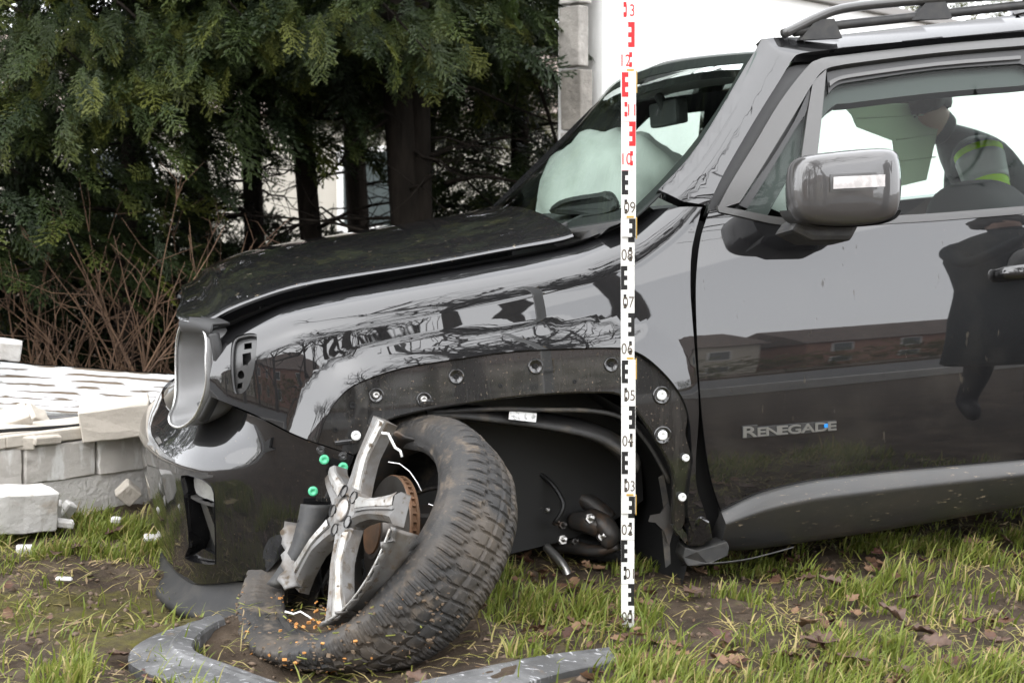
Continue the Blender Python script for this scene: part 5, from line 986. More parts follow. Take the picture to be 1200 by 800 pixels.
def tree(px, Y, r0, lean, label, seed, zlow=1.25, nf=420, top=5.2, rad=1.1, fork=None, nd=26):
    r = np.random.default_rng(seed); b = atY(px, 250, Y); b[2] = 0; root = empty('cypress_tree', b, label, 'tree', 'cypress trees behind the broken wall')
    zz = np.linspace(-.05, top, 14); pth = b + np.stack([lean * zz + .03 * np.sin(zz * 1.7 + seed), .02 * np.cos(zz * 2 + seed), zz], 1); m = MB(); m.tube(pth, r0 * np.interp(zz, [0, .3, 2, top], [1.35, 1.05, .9, .2]), 12)
    if fork: 
        q = pth[zz < 2.6] + np.linspace(.2, 1, (zz < 2.6).sum())[:, None] * A([fork, 0, 0]); m.tube(q, r0 * .62, 10)
    m.build('trunk', bark_m, root, True)
    m = MB()
    for k in range(nd):   # bare lower limbs
        z0 = r.uniform(.25, 1.9); a = r.uniform(0, 2 * pi); c = np.stack([np.interp(z0, zz, pth[:, j]) for j in range(3)]); L_ = r.uniform(.25, .9); dv = A([cos(a), sin(a) * .7, r.uniform(-.35, .45)])
        p_ = [c + dv * L_ * t + A([0, 0, -.15 * L_ * t * t]) + r.normal(0, .02, 3) * t for t in np.linspace(0, 1, 6)]; m.tube(p_, np.linspace(.010, .0025, 6) * r.uniform(.6, 1.3), 5)
        for q in range(4):
            t = r.uniform(.3, .95); c2 = p_[int(t * 5)]; d2 = unit(dv + r.normal(0, .7, 3)); m.tube([c2, c2 + d2 * .12, c2 + d2 * .26 + A([0, 0, r.normal(0, .05)])], [.003, .002, .001], 4)
    m.build('dead_branches', bark_m, root, True)
    # crown: fronds at the ends of whorled branches
    nf = int(nf * 1.7); ang = r.uniform(0, 2 * pi, nf); z_ = zlow + (top + .4 - zlow) * r.random(nf) ** 1.7; rr = rad * np.interp(z_, [zlow, zlow + .6, top], [.8, 1., .25]) * np.sqrt(r.uniform(.05, 1, nf))
    ctr = np.stack([np.interp(z_, zz, pth[:, 0]), np.interp(z_, zz, pth[:, 1]), z_], 1); od = np.stack([np.cos(ang), np.sin(ang), np.zeros(nf)], 1)
    pos = ctr + od * rr[:, None] + A([0, 0, -.12]) * rr[:, None] + r.normal(0, .05, (nf, 3)); dr = od + A([0, 0, -.35]) + r.normal(0, .35, (nf, 3))
    keep = ~(((pos - W0) @ wnv > -.16) & (pos[:, 0] > -.5)); pos, dr, z_, rr = pos[keep], dr[keep], z_[keep], rr[keep]; nf = len(pos)
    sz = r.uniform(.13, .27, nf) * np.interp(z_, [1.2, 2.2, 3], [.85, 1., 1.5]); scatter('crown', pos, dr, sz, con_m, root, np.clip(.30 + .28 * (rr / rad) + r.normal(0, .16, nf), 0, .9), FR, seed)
    return root
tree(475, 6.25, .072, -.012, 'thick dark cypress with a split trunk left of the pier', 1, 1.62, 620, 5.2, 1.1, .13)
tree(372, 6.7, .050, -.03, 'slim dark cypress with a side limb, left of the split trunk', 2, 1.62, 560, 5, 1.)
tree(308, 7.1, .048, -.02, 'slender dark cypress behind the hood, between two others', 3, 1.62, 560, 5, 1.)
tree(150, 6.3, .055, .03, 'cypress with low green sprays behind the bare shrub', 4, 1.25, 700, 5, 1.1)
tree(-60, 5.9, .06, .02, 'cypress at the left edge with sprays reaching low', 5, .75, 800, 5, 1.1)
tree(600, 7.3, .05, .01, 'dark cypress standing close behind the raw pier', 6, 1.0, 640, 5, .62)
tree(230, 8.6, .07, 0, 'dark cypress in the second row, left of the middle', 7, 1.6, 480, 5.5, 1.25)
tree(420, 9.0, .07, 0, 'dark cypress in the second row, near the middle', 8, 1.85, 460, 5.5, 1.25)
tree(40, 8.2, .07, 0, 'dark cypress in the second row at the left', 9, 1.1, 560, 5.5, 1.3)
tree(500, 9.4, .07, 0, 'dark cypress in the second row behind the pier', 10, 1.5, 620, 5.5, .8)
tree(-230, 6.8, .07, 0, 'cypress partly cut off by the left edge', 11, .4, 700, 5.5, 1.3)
# sprays hanging in front, their lit look put into a lighter tone
r = np.random.default_rng(5); hp = []
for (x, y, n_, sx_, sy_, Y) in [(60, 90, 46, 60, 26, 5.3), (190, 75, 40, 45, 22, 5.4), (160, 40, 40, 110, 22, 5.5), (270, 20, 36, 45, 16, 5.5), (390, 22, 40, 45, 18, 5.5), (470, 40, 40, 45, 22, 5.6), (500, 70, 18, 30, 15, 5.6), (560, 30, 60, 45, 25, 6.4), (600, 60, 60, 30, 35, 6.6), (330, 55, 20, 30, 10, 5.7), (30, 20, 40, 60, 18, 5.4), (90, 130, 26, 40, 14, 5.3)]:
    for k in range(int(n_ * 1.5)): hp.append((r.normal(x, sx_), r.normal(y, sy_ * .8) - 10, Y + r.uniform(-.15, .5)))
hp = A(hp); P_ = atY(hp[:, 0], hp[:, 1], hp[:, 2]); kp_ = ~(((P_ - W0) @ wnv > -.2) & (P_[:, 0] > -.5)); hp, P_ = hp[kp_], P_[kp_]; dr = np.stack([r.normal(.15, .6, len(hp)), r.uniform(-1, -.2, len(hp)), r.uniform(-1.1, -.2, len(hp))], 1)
hang = empty('overhanging_branch', atY(300, 0, 5.6) * A([1, 1, 1]), 'light green cypress sprays hanging over the gap in the wall', 'branch')
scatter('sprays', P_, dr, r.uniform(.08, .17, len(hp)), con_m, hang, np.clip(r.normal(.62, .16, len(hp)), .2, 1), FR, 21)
m = MB()
for (x0, y0, x1, y1) in [(-60, -30, 120, 95), (60, -40, 230, 85), (330, -40, 420, 30), (380, -40, 500, 60), (200, -40, 290, 25), (-40, 60, 70, 110)]:
    a, b = atY(x0, y0, 5.8), atY(x1, y1, 5.45); m.tube([a, (a + b) / 2 + A([0, 0, .05]), b], [.012, .007, .002], 6)
m.build('limbs', bark_m, hang, True)
# long curved limbs between the trunks
for i, (lst, Y, r_) in enumerate([([(470, 130), (440, 150), (415, 165), (400, 190)], 6.2, .012), ([(372, 140), (395, 115), (410, 95), (425, 80)], 6.6, .012), ([(600, 60), (630, 100), (650, 160), (655, 175)], 6.6, .012), ([(520, 215), (560, 207), (600, 212), (620, 220)], 6.4, .010), ([(310, 130), (335, 150), (350, 185)], 7.0, .008)]):
    p_ = A(lst, float); m = MB(); m.tube(cr(atY(p_[:, 0], p_[:, 1], Y), 5), np.linspace(r_, r_ * .5, (len(lst) - 1) * 5 + 1), 6); m.build('limb', bark_m, hang, True)
# bare brown shrub
def shrub(name, base_px, Y, n_, label, seed, spread=.5, hgt=(.5, 1.1), mt=twig_m):
    r = np.random.default_rng(seed); b = atY(*base_px, Y); b[2] = .0; root = empty(name, b, label, 'shrub'); 
    for k in range(n_):
        a = r.uniform(-1, 1); L_ = r.uniform(*hgt); p = b + A([r.normal(0, .08), r.normal(0, .12), 0]); d = unit(A([a * spread * 1.3, r.normal(0, .25), 1.])); pts_ = [p]; cur = r.normal(0, .10, 3)
        for t in range(9): d = unit(d + cur * .35 + r.normal(0, .05, 3)); pts_.append(pts_[-1] + d * L_ / 9)
        m = MB(); m.tube(pts_, np.linspace(.0055, .0012, 10) * r.uniform(.7, 1.3), 5)
        for q in range(r.integers(3, 8)):
            i = r.integers(2, 9); d2 = unit(unit(pts_[i] - pts_[i - 1]) + r.normal(0, .6, 3)); l2 = r.uniform(.08, .3); c2 = pts_[i]; m.tube([c2, c2 + d2 * l2 * .5 + r.normal(0, .01, 3), c2 + d2 * l2 + r.normal(0, .03, 3)], [.0022, .0016, .0007], 4)
        m.build('stem', mt, root, True)
    return root
shrub('bare_shrub', (150, 420), 5.35, 34, 'bare reddish brown shrub rising behind the fallen slab', 3, .55, (.5, 1.15))
shrub('bare_shrub', (40, 420), 5.5, 26, 'tangled bare brown shrub at the left edge behind the slab', 4, .6, (.45, 1.0))
shrub('bare_shrub', (255, 420), 5.7, 22, 'thin bare brown shrub just behind the car nose', 6, .7, (.4, .95))
# low dark undergrowth that fills the foot of the trees
def bush(name, px, Y, label, seed, n_, wx, wy, z0, z1, tone=.2, mt=None, s0=.12):
    r = np.random.default_rng(seed); b = atY(px, 300, Y); b[2] = 0; root = empty(name, b, label, 'bush'); th_ = r.uniform(0, 2 * pi, n_); q = np.sqrt(r.random(n_)); pos = b + np.stack([wx * q * np.cos(th_), wy * q * np.sin(th_), r.uniform(z0, z1, n_) * (1.1 - .35 * q)], 1)
    dr = pos - (b + A([0, 0, (z0 + z1) / 2 - .1])); scatter('foliage', pos, dr + r.normal(0, .4, (n_, 3)), r.uniform(s0, s0 * 2.2, n_), mt or con_m, root, np.clip(r.normal(tone, .13, n_), 0, 1), FR_SMALL, seed)
    m = MB()
    for k in range(12): d = A([r.normal(0, .5) * wx, r.normal(0, .5) * wy, z1 * r.uniform(.6, .95)]); m.tube([b, b + d * .5 + r.normal(0, .04, 3), b + d], [.012, .007, .002], 5)
    m.build('stems', twig_m, root, True)
for i, (x, Y, n_, wx, z1, lab) in enumerate([(30, 6.6, 420, .55, .85, 'dark low evergreen bush at the left edge under the trees'), (205, 6.9, 420, .5, .80, 'dark low evergreen bush behind the car nose'), (330, 7.4, 420, .5, .75, 'dark low evergreen bush below the slender trunks'), (440, 7.6, 380, .5, .72, 'dark low evergreen bush left of the split trunk'), (565, 7.6, 420, .5, .95, 'dark evergreen bush between split trunk and pier'), (640, 6.9, 300, .32, 1.2, 'dark evergreen bush tight beside the raw pier'), (120, 7.2, 620, .6, 1.3, 'tall dark evergreen bush behind the bare shrubs'), (-40, 7.0, 520, .6, 1.3, 'tall dark evergreen bush cut by the left edge'), (270, 7.9, 420, .45, 1.1, 'dark evergreen bush behind the first slender trunk')]):
    bush('evergreen_bush', x, Y, lab, 60 + i, n_, wx, .5, .05, z1 * .85)
# the bright yard beyond the trees
yard_m = mat('pale_house_wall', (.34, .32, .28), .9, noise=(.6, (.26, .25, .21), .4, .7)); hs_ = empty('pale_house', (-2, 19, 0), 'pale house wall glimpsed between the cypress trunks', 'house')
m = MB(); m.box((-3, 19, 1.1), (9, .2, 1.1)); m.build('wall', yard_m, hs_); roof_m = mat('roof_tile', (.16, .12, .10), .8, noise=(3, (.10, .08, .07), .4, .6))
m = MB(); m.prism([(-12.4, 18.5, 2.15), (-12.4, 19.5, 2.15), (-12.4, 22, 3.6)], A([19, 0, 0])); m.build('roof', roof_m, hs_)
for i in range(4):
    x = -8.5 + 3.4 * i; w_ = MB(); w_.box((x, 18.79, 1.2), (.55, .02, .55)); wo = w_.build('window', mat('white_sash', (.75, .75, .73), .5), hs_); g_ = MB(); g_.box((x, 18.76, 1.2), (.47, .006, .47)); g_.build('pane', mat('dark_pane', (.05, .06, .06), .1), wo)
leaf_h = leafmat('hedge_leaf', [(0, (.03, .04, .012)), (.5, (.07, .085, .02)), (1, (.16, .14, .04))])
def hedge(name, p0, p1, z0, z1, dep, n_, label, seed, mt, s0=.12):
    r = np.random.default_rng(seed); k = r.random(n_); p0, p1 = A(p0, float), A(p1, float); d = unit(p1 - p0); nn_ = A([-d[1], d[0], 0]); root = empty(name, (p0 + p1) / 2, label, 'hedge')
    pos = p0 + (p1 - p0) * k[:, None] + nn_ * r.uniform(-dep, dep, n_)[:, None] + A([0, 0, 1.]) * (z0 + (z1 - z0) * r.random(n_) ** .7 + .12 * np.sin(k * 40))[:, None]
    scatter('foliage', pos, r.normal(0, 1, (n_, 3)) + A([0, 0, .4]), r.uniform(s0, s0 * 2, n_), mt, root, np.clip(r.normal(.45, .2, n_), 0, 1), FR_SMALL, seed); m = MB(); m.tube([p0 + A([0, 0, z0 * .5]), p1 + A([0, 0, z0 * .5])], .05, 6); m.build('stems', twig_m, root, True)
hedge('garden_hedge', (1.5, 12.5, 0), (6.5, 13.5, 0), 1.2, 3.1, .5, 2600, 'tall yellowish green hedge above the white wall', 31, leaf_h, .13)
# ---------------------------------------------------------------- people
def person(name, J, label, jacket, trousers, hairc, pose_face, hair_bun=True, extra=None):
    """J: joint name -> world position; one continuous skinned body, then hair and details as children"""
    seq = ['pelvis', 'belly', 'chest', 'neck', 'head', 'crown']; names = list(J.keys()); ix = {n_: i for i, n_ in enumerate(names)}
    rad = dict(pelvis=(.155, .125), belly=(.14, .115), chest=(.165, .125), neck=(.058, .06), head=(.078, .092), crown=(.072, .085), shL=(.075, .07), shR=(.075, .07), elL=(.052, .05), elR=(.052, .05), wrL=(.034, .03), wrR=(.034, .03), haL=(.042, .022), haR=(.042, .022), hipL=(.095, .095), hipR=(.095, .095), knL=(.066, .066), knR=(.066, .066), anL=(.045, .045), anR=(.045, .045), toL=(.045, .035), toR=(.045, .035))
    ed = [('pelvis', 'belly'), ('belly', 'chest'), ('chest', 'neck'), ('neck', 'head'), ('head', 'crown')]
    for s_ in 'LR': ed += [('chest', 'sh' + s_), ('sh' + s_, 'el' + s_), ('el' + s_, 'wr' + s_), ('wr' + s_, 'ha' + s_), ('pelvis', 'hip' + s_), ('hip' + s_, 'kn' + s_), ('kn' + s_, 'an' + s_), ('an' + s_, 'to' + s_)]
    me = bpy.data.meshes.new(name); me.from_pydata([tuple(J[n_]) for n_ in names], [(ix[a], ix[b]) for a, b in ed], []); o = bpy.data.objects.new(name, me); COL.objects.link(o)
    sk = o.modifiers.new('skin', 'SKIN'); sk.use_smooth_shade = True
    for i, n_ in enumerate(names): me.skin_vertices[0].data[i].radius = rad[n_]; me.skin_vertices[0].data[i].use_root = n_ == 'pelvis'
    o.modifiers.new('sub', 'SUBSURF').levels = 2; o.modifiers['sub'].render_levels = 2
    dg = bpy.context.evaluated_depsgraph_get(); em = bpy.data.meshes.new_from_object(o.evaluated_get(dg)); bpy.data.objects.remove(o)
    em.materials.clear(); skin = mat('skin', (.52, .33, .25), .5)
    for q in (jacket, trousers, skin, mat('shoe', (.02, .02, .02), .6)): em.materials.append(q)
    hd, nk, pv, ch = A(J['head']), A(J['neck']), A(J['pelvis']), A(J['chest'])
    for p_ in em.polygons:
        c = A(p_.center); d = {n_: np.linalg.norm(c - A(J[n_])) for n_ in names}; n_ = min(d, key=d.get)
        p_.material_index = 2 if n_ in ('head', 'crown', 'haL', 'haR') else 3 if n_ in ('toL', 'toR') else 1 if n_ in ('hipL', 'hipR', 'knL', 'knR', 'anL', 'anR') else 0; p_.use_smooth = True
    root = bpy.data.objects.new(name, em); COL.objects.link(root); tag(root, label, 'person')
    f = unit(A(pose_face, float)); up = unit(A(J['crown']) - hd); sd = np.cross(f, up); hc = (hd + A(J['crown'])) / 2
    fm = MB(); fm.lathe(hc + f * .066 - up * .012, f, [(.014, -.02), (.013, .006), (.006, .014), (1e-6, .016)], 10); fm.build('nose', skin, root, True)
    for s_ in (-1, 1):
        fm = MB(); fm.lathe(hc + f * .060 + sd * s_ * .030 + up * .012, f, [(.012, -.008), (.012, .004), (1e-6, .009)], 10); fm.build('eye', mat('eye', (.03, .025, .02), .2), root, True)
        fm = MB(); fm.lathe(hc + sd * s_ * .070, sd * s_, [(.028, -.01), (.03, .006), (.015, .012), (1e-6, .008)], 10); fm.build('ear', skin, root, True)
    fm = MB(); fm.box(hc + f * .066 - up * .05, (.004, .022, .005), np.stack([f, sd, up], 1)); fm.build('mouth', mat('lips', (.35, .14, .12), .5), root)
    for s_ in 'LR':   # fingers
        h_ = A(J['ha' + s_]); dv = unit(h_ - A(J['wr' + s_])); s2 = unit(np.cross(dv, A([0.2, .1, 1.])))
        for k in range(4): b_ = h_ + s2 * (.013 * (k - 1.5)) + dv * .012; fm = MB(); l_ = [.062, .072, .068, .052][k]; fm.tube([b_, b_ + dv * l_ * .5, b_ + dv * l_ + A([0, 0, -.015])], [.009, .0085, .007], 8); fm.build('finger', skin, root, True)
        fm = MB(); fm.tube([h_ - s2 * .022 - dv * .02, h_ - s2 * .045, h_ - s2 * .055 + dv * .03], [.011, .010, .008], 8); fm.build('thumb', skin, root, True)
    # hair: a lobed cap and a bun
    r = np.random.default_rng(3); th_ = np.linspace(0, pi * .72, 18); fi = np.arange(40) * 2 * pi / 40; rows = []
    for t in th_:
        row = []
        for a in fi: d = cos(t) * up + sin(t) * (cos(a) * -f + sin(a) * sd); k = 1.06 + .05 * sin(a * 7 + t * 5) + r.normal(0, .012); cut = 1 - .75 * max(0, -(-cos(a))) * 0; row.append(hc + up * .01 - f * .012 + d * A([1, 1, 1]) * .112 * k * (1 if not (cos(a) < -.45 and t > .75) else .80))
        rows.append(row)
    hm = mat('hair', hairc, .5, noise=(60, tuple(x * 1.8 for x in hairc), .4, .7, (1, 1, 4)), bump=(80, .8, .006)); fm = MB(); fm.grid(A(rows), False, True); hr = fm.build('hair', hm, root, True)
    if hair_bun:
        bc = hc - f * .125 + up * .055; fm = MB()
        for k in range(14): a = k * .9; fm.tube([bc + .02 * A([cos(a), .3 * sin(a), sin(a)]), bc + .045 * A([cos(a + 1), .4, sin(a + 1)]), bc + .03 * A([cos(a + 2), -.3, sin(a + 2)])], [.014, .018, .012], 6)
        fm.build('hair_bun', hm, root, True)
    if extra: extra(root, J)
    return root
jk = mat('dark_jacket', (.012, .018, .018), .75, bump=(30, .5, .01), noise=(8, (.02, .026, .026), .4, .7)); tr_ = mat('dark_trousers', (.012, .012, .016), .85)
def at(px, py, Y): return atY(px, py, Y)
Yp = 5.15; hd = at(1077, 134, Yp); cwn = at(1067, 114, Yp + .02) + A([0, 0, .0]); nk = at(1112, 156, Yp + .05); che = at(1150, 195, Yp + .12)
bel = che + A([.20, .08, -.22]); pel = che + A([.36, .12, -.42]); zf_ = gz(pel[0], pel[1])
J = dict(pelvis=pel, belly=bel, chest=che, neck=nk, head=hd, crown=cwn, shL=at(1146, 178, Yp - .12), elL=at(1164, 240, Yp - .22), wrL=at(1110, 290, Yp - .30), haL=at(1085, 300, Yp - .33), shR=at(1128, 190, Yp + .30), elR=at(1120, 262, Yp + .36), wrR=at(1080, 290, Yp + .25), haR=at(1060, 298, Yp + .2),
         hipL=pel + A([.02, -.10, -.06]), knL=A([pel[0] - .10, pel[1] - .12, .46]), anL=A([pel[0] + .02, pel[1] - .12, .08]), toL=A([pel[0] - .14, pel[1] - .14, .04]), hipR=pel + A([.02, .10, -.06]), knR=A([pel[0] - .06, pel[1] + .14, .46]), anR=A([pel[0] + .1, pel[1] + .14, .08]), toR=A([pel[0] - .06, pel[1] + .14, .04]))
band_g = mat('reflective_band', (.42, .44, .43), .4); band_y = mat('hi_vis_yellow', (.42, .75, .02), .6)
def bands(root, J):
    a, b = A(J['shL']), A(J['elL']); d = unit(b - a); L_ = np.linalg.norm(b - a)
    for nm, f0, f1, rr, mt in [('yellow_band', .02, .86, .080, band_y), ('grey_band', .14, .62, .0835, band_g)]:
        m = MB(); k = np.linspace(f0, f1, 6); x_ = unit(np.cross(d, A([0, 1., 0]))); y_ = np.cross(d, x_); an = np.linspace(-pi, pi, 31)
        m.grid(A([[a + d * L_ * q + rr * (1 - .22 * q) * (cos(t) * x_ + sin(t) * y_) for t in an] for q in k])); o = m.build(nm, mt, root, True); o.modifiers.new('t', 'SOLIDIFY').thickness = .003
person('person', J, 'person in dark jacket with yellow and grey sleeve band, seen through the side window', jk, tr_, (.022, .015, .010), (-.9, -.1, -.42), True, bands)
# a second person, standing beside the photographer, seen only as the dark reflection on the door
q = A([2.66, 2.35, 0]); J2 = dict(pelvis=q + A([0, 0, .95]), belly=q + A([0, 0, 1.12]), chest=q + A([0, .02, 1.34]), neck=q + A([-.01, .04, 1.52]), head=q + A([-.02, .06, 1.60]), crown=q + A([-.02, .06, 1.71]), shL=q + A([.14, .14, 1.42]), elL=q + A([.2, .3, 1.2]), wrL=q + A([.04, .44, 1.34]), haL=q + A([-.02, .46, 1.40]), shR=q + A([-.14, -.14, 1.42]), elR=q + A([-.28, .06, 1.2]), wrR=q + A([-.2, .3, 1.34]), haR=q + A([-.14, .36, 1.40]), hipL=q + A([.07, .07, .90]), knL=q + A([.08, .09, .50]), anL=q + A([.08, .07, .09]), toL=q + A([.0, .2, .04]), hipR=q + A([-.07, -.07, .90]), knR=q + A([-.09, -.08, .50]), anR=q + A([-.1, -.1, .09]), toR=q + A([-.18, .03, .04]))
person('person', J2, 'standing person in dark clothes reflected on the front door', jk, tr_, (.02, .016, .012), (-.6, .8, 0), False, lambda root, J_: MB().lathe(q, A([0, 0, 1.]), [(.25, .42), (.27, .44), (.25, .8), (.215, 1.05), (.235, 1.3), (.215, 1.42), (.12, 1.5), (.07, 1.53)], 24).build('coat', jk, root, True))
# ---------------------------------------------------------------- what the paint reflects: bare trees and houses across the road
bark2 = mat('grey_bark', (.07, .06, .05), .9)
def bare_tree(x, y, hgt, label, seed):
    r = np.random.default_rng(seed); root = empty('bare_tree', (x, y, 0), label, 'tree', 'bare trees mirrored in the fender'); m = MB(); mt_ = MB()
    def grow(p, d, L_, rad, lev):
        n_ = 5; pts_ = [p]; dd = d
        for k in range(n_): dd = unit(dd + r.normal(0, .10, 3) + A([0, 0, .04])); pts_.append(pts_[-1] + dd * L_ / n_)
        (m if lev < 1 else mt_).tube(pts_, np.linspace(rad, rad * .62, n_ + 1), 6 if lev < 2 else 4, False)
        if lev >= 5: return
        for k in range([4, 4, 3, 3, 2][lev]):
            i = n_ if k == 0 else r.integers(2, n_ + 1); nd = unit(dd + r.normal(0, [.55, .6, .65, .7, .7][lev], 3) * A([1, 1, .7]) + A([0, 0, .12])); grow(pts_[i], nd, L_ * r.uniform(.58, .82), rad * (.60 if k else .66), lev + 1)
    grow(A([x, y, -.1]), A([0, 0, 1.]), hgt * .30, hgt * .016, 0); m.build('trunk', bark2, root, True); mt_.build('crown', bark2, root, True)
TR_ = [(-9.5, -11.5, 9.), (-7.2, -12.5, 9.5), (-4.8, -11.2, 9.), (-2.4, -12.8, 10.), (-.2, -11.4, 9.), (2.2, -12.2, 9.5), (4.8, -11.6, 9.)]
ORD = ['first', 'second', 'third', 'fourth', 'fifth', 'sixth', 'seventh', 'eighth', 'ninth']
for i, (x, y, h_) in enumerate(TR_): bare_tree(x, y, h_, 'bare roadside tree mirrored in the black paint, %s counted from the nose' % ORD[i], 100 + i)
bare_tree(1.2, -2.6, 11., 'near bare tree mirrored large behind the marker socket', 121); bare_tree(2.7, -1.9, 11.5, 'near bare tree mirrored large above the wheel arch', 122); bare_tree(4.4, -2.4, 11., 'near bare tree mirrored large just before the door gap', 124)
fac = [mat('plaster_a', (.42, .38, .32), .9), mat('plaster_b', (.30, .17, .12), .9, noise=(2, (.24, .13, .10), .4, .6)), mat('plaster_c', (.50, .48, .45), .9)]
for i, (x, w_, h_) in enumerate([(-24, 8, 4.4), (-7, 8, 4.8), (10, 8, 4.4), (28, 8.5, 5.), (47, 8, 4.6)]):
    root = empty('house', (x, -41, 0), 'house across the road mirrored on the front door, ' + ['farthest left', 'second from left', 'in the middle', 'second from right', 'farthest right'][i], 'house', 'houses across the road'); m = MB(); m.box((x, -44, h_ / 2), (w_, 3, h_ / 2)); m.build('wall', fac[i % 3], root)
    m = MB(); m.prism([(x - w_ - .3, -40.6, h_), (x - w_ - .3, -47.4, h_), (x - w_ - .3, -44, h_ + 2.6)], A([2 * w_ + .6, 0, 0])); m.build('roof', roof_m, root)
    for fl_ in range(2):
        for k in range(4):
            cx = x - w_ + (k + .5) * w_ / 2; m = MB(); m.box((cx, -40.98, 1.3 + fl_ * 2.4), (.6, .05, .65)); wo = m.build('window', mat('sash', (.7, .7, .68), .5) if i + fl_ + k == 0 else bpy.data.materials['sash'], root); m = MB(); m.box((cx, -40.92, 1.3 + fl_ * 2.4), (.52, .01, .57)); m.build('pane', bpy.data.materials['dark_pane'], wo)
# garden hedge on this side of the road
hedge('roadside_hedge', (-30, -14.5, 0), (30, -14.5, 0), .1, 1.5, .5, 3000, 'clipped roadside hedge mirrored low on the door', 33, leaf_h, .28)
# ---------------------------------------------------------------- grass and fallen leaves
grass_m = leafmat('grass_blades', [(0, (.06, .09, .014)), (.45, (.145, .185, .03)), (.75, (.235, .245, .055)), (.9, (.28, .23, .085)), (1, (.36, .29, .13))], .5, .35)
GR = [(-60, 195, 600, 655, 1.0), (-60, 170, 650, 680, .4), (40, 110, 770, 815, .8), (-60, 60, 700, 815, .06), (60, 240, 690, 800, .05), (170, 260, 770, 820, .28), (150, 235, 705, 722, .15), (560, 800, 655, 735, .95), (560, 700, 735, 770, .22), (590, 640, 755, 785, .6), (700, 860, 772, 830, .95), (790, 900, 650, 715, .95), (740, 800, 725, 760, .55), (880, 1000, 655, 700, .9), (990, 1240, 615, 665, .95), (980, 1060, 660, 740, .75), (1040, 1240, 660, 715, .30), (1050, 1240, 715, 760, .55), (860, 960, 775, 830, .75), (950, 1240, 745, 830, .9), (880, 940, 700, 740, .18), (960, 1010, 690, 790, .7), (845, 900, 720, 770, .35), (1190, 1240, 600, 830, .6), (420, 600, 640, 660, .3), (600, 900, 630, 660, .5), (900, 1240, 590, 640, .7)]
NB = 330000; bx_ = rng.uniform(-1.7, 1.75, NB); by_ = rng.uniform(2.42, 4.9, NB); q = proj(np.stack([bx_, by_, gz(bx_, by_)], 1)); dens_ = np.zeros(NB)
for (x0, x1, y0, y1, d_) in GR: dens_ = np.maximum(dens_, d_ * box_mask(q, x0, x1, y0, y1, 26))
dens_ = np.where((q[:, 0] < -60) | (q[:, 0] > 1240) | (q[:, 1] > 830) | (q[:, 1] < 590), np.maximum(dens_, .5), dens_)
tuft = fbm(bx_ * 7, by_ * 7, 31, 4); clump = fbm(bx_ * 22, by_ * 22, 41, 3); pr_ = dens_ * np.clip((tuft - .36) * 6, 0, 1) * np.clip((clump - .30) * 3.2, 0.05, 1) 
cc = w2c(np.stack([bx_, by_, np.zeros(NB)], 1)); under = (np.abs(cc[:, 1]) < .84) & (cc[:, 0] > .1) & (cc[:, 0] < 4); pr_ = np.where(under & (np.abs(cc[:, 1]) < .62), pr_ * .12, pr_)
tw = np.hypot((bx_ + .36) / .26, (by_ - 2.86) / .26); pr_ = np.where(tw < 1, 0, pr_)
k = rng.random(NB) < pr_ * np.where(q[:, 0] > 500, .58, .8); X, Y = bx_[k], by_[k]; tu = np.clip(tuft[k], 0, 1); n_ = len(X); Z = gz(X, Y) - .004
cc = cc[k]; under = under[k]
ln = rng.uniform(.022, .068, n_) * (.55 + .9 * tu) * np.where(rng.random(n_) < .10, 1.5, 1); ln = np.where(under, np.minimum(ln, .045), ln); w_ = rng.uniform(.0012, .0028, n_); a = rng.uniform(0, 2 * pi, n_); wind = A([.25, -.15]); le = rng.uniform(.15, 1.1, n_)
dx, dy = np.cos(a) * le + wind[0], np.sin(a) * le + wind[1]; sdx, sdy = -np.sin(a + rng.normal(0, .6, n_)), np.cos(a)
V = np.zeros((n_, 7, 3)); base = np.stack([X, Y, Z], 1); sd = unit(np.stack([sdx, sdy, np.zeros(n_)], 1))
def bp_(t): 
    up = t - .28 * t * t * np.clip(le, 0, 1.2); return base + np.stack([dx * ln * t ** 1.7 * .75, dy * ln * t ** 1.7 * .75, ln * up], 1)
for j, (t, ww) in enumerate([(0, 1.), (.4, .95), (.75, .6)]):
    c_ = bp_(t); V[:, 2 * j] = c_ - sd * (w_ * ww)[:, None]; V[:, 2 * j + 1] = c_ + sd * (w_ * ww)[:, None]
V[:, 6] = bp_(1.); T0 = A([(0, 1, 3), (0, 3, 2), (2, 3, 5), (2, 5, 4), (4, 5, 6)]); T = (T0[None] + np.arange(n_)[:, None, None] * 7).reshape(-1, 3)
tone = np.clip(.28 + .34 * rng.random(n_) + np.where(rng.random(n_) < .20, .42, 0) + .25 * (tu - .5), 0, 1)
gs = mkfast('grass', V.reshape(-1, 3), T, grass_m, None, np.repeat(tone, 7)); tag(gs, 'patchy wet green grass around the car', 'grass', None, 'stuff')
n4 = 9000; X = rng.uniform(-1.6, 1.7, n4); Y = rng.uniform(2.42, 4.3, n4); m_ = fbm(X * 6, Y * 6, 57, 4) > .47; X, Y = X[m_], Y[m_]; n4 = len(X); a = rng.uniform(0, 2 * pi, n4); l_ = rng.uniform(.02, .075, n4); w_ = rng.uniform(.0008, .002, n4); c_ = np.stack([X, Y, gz(X, Y) + rng.uniform(.001, .012, n4)], 1); d = np.stack([np.cos(a), np.sin(a), rng.normal(.12, .2, n4)], 1) * l_[:, None]; s_ = np.stack([-np.sin(a), np.cos(a), 0 * a], 1) * w_[:, None]; md2 = c_ + d * .5 + A([0, 0, .006]); V = np.stack([c_ - s_, c_ + s_, md2 + s_, md2 - s_, c_ + d], 1); T = (A([(0, 1, 2), (0, 2, 3), (3, 2, 4)])[None] + np.arange(n4)[:, None, None] * 5).reshape(-1, 3)
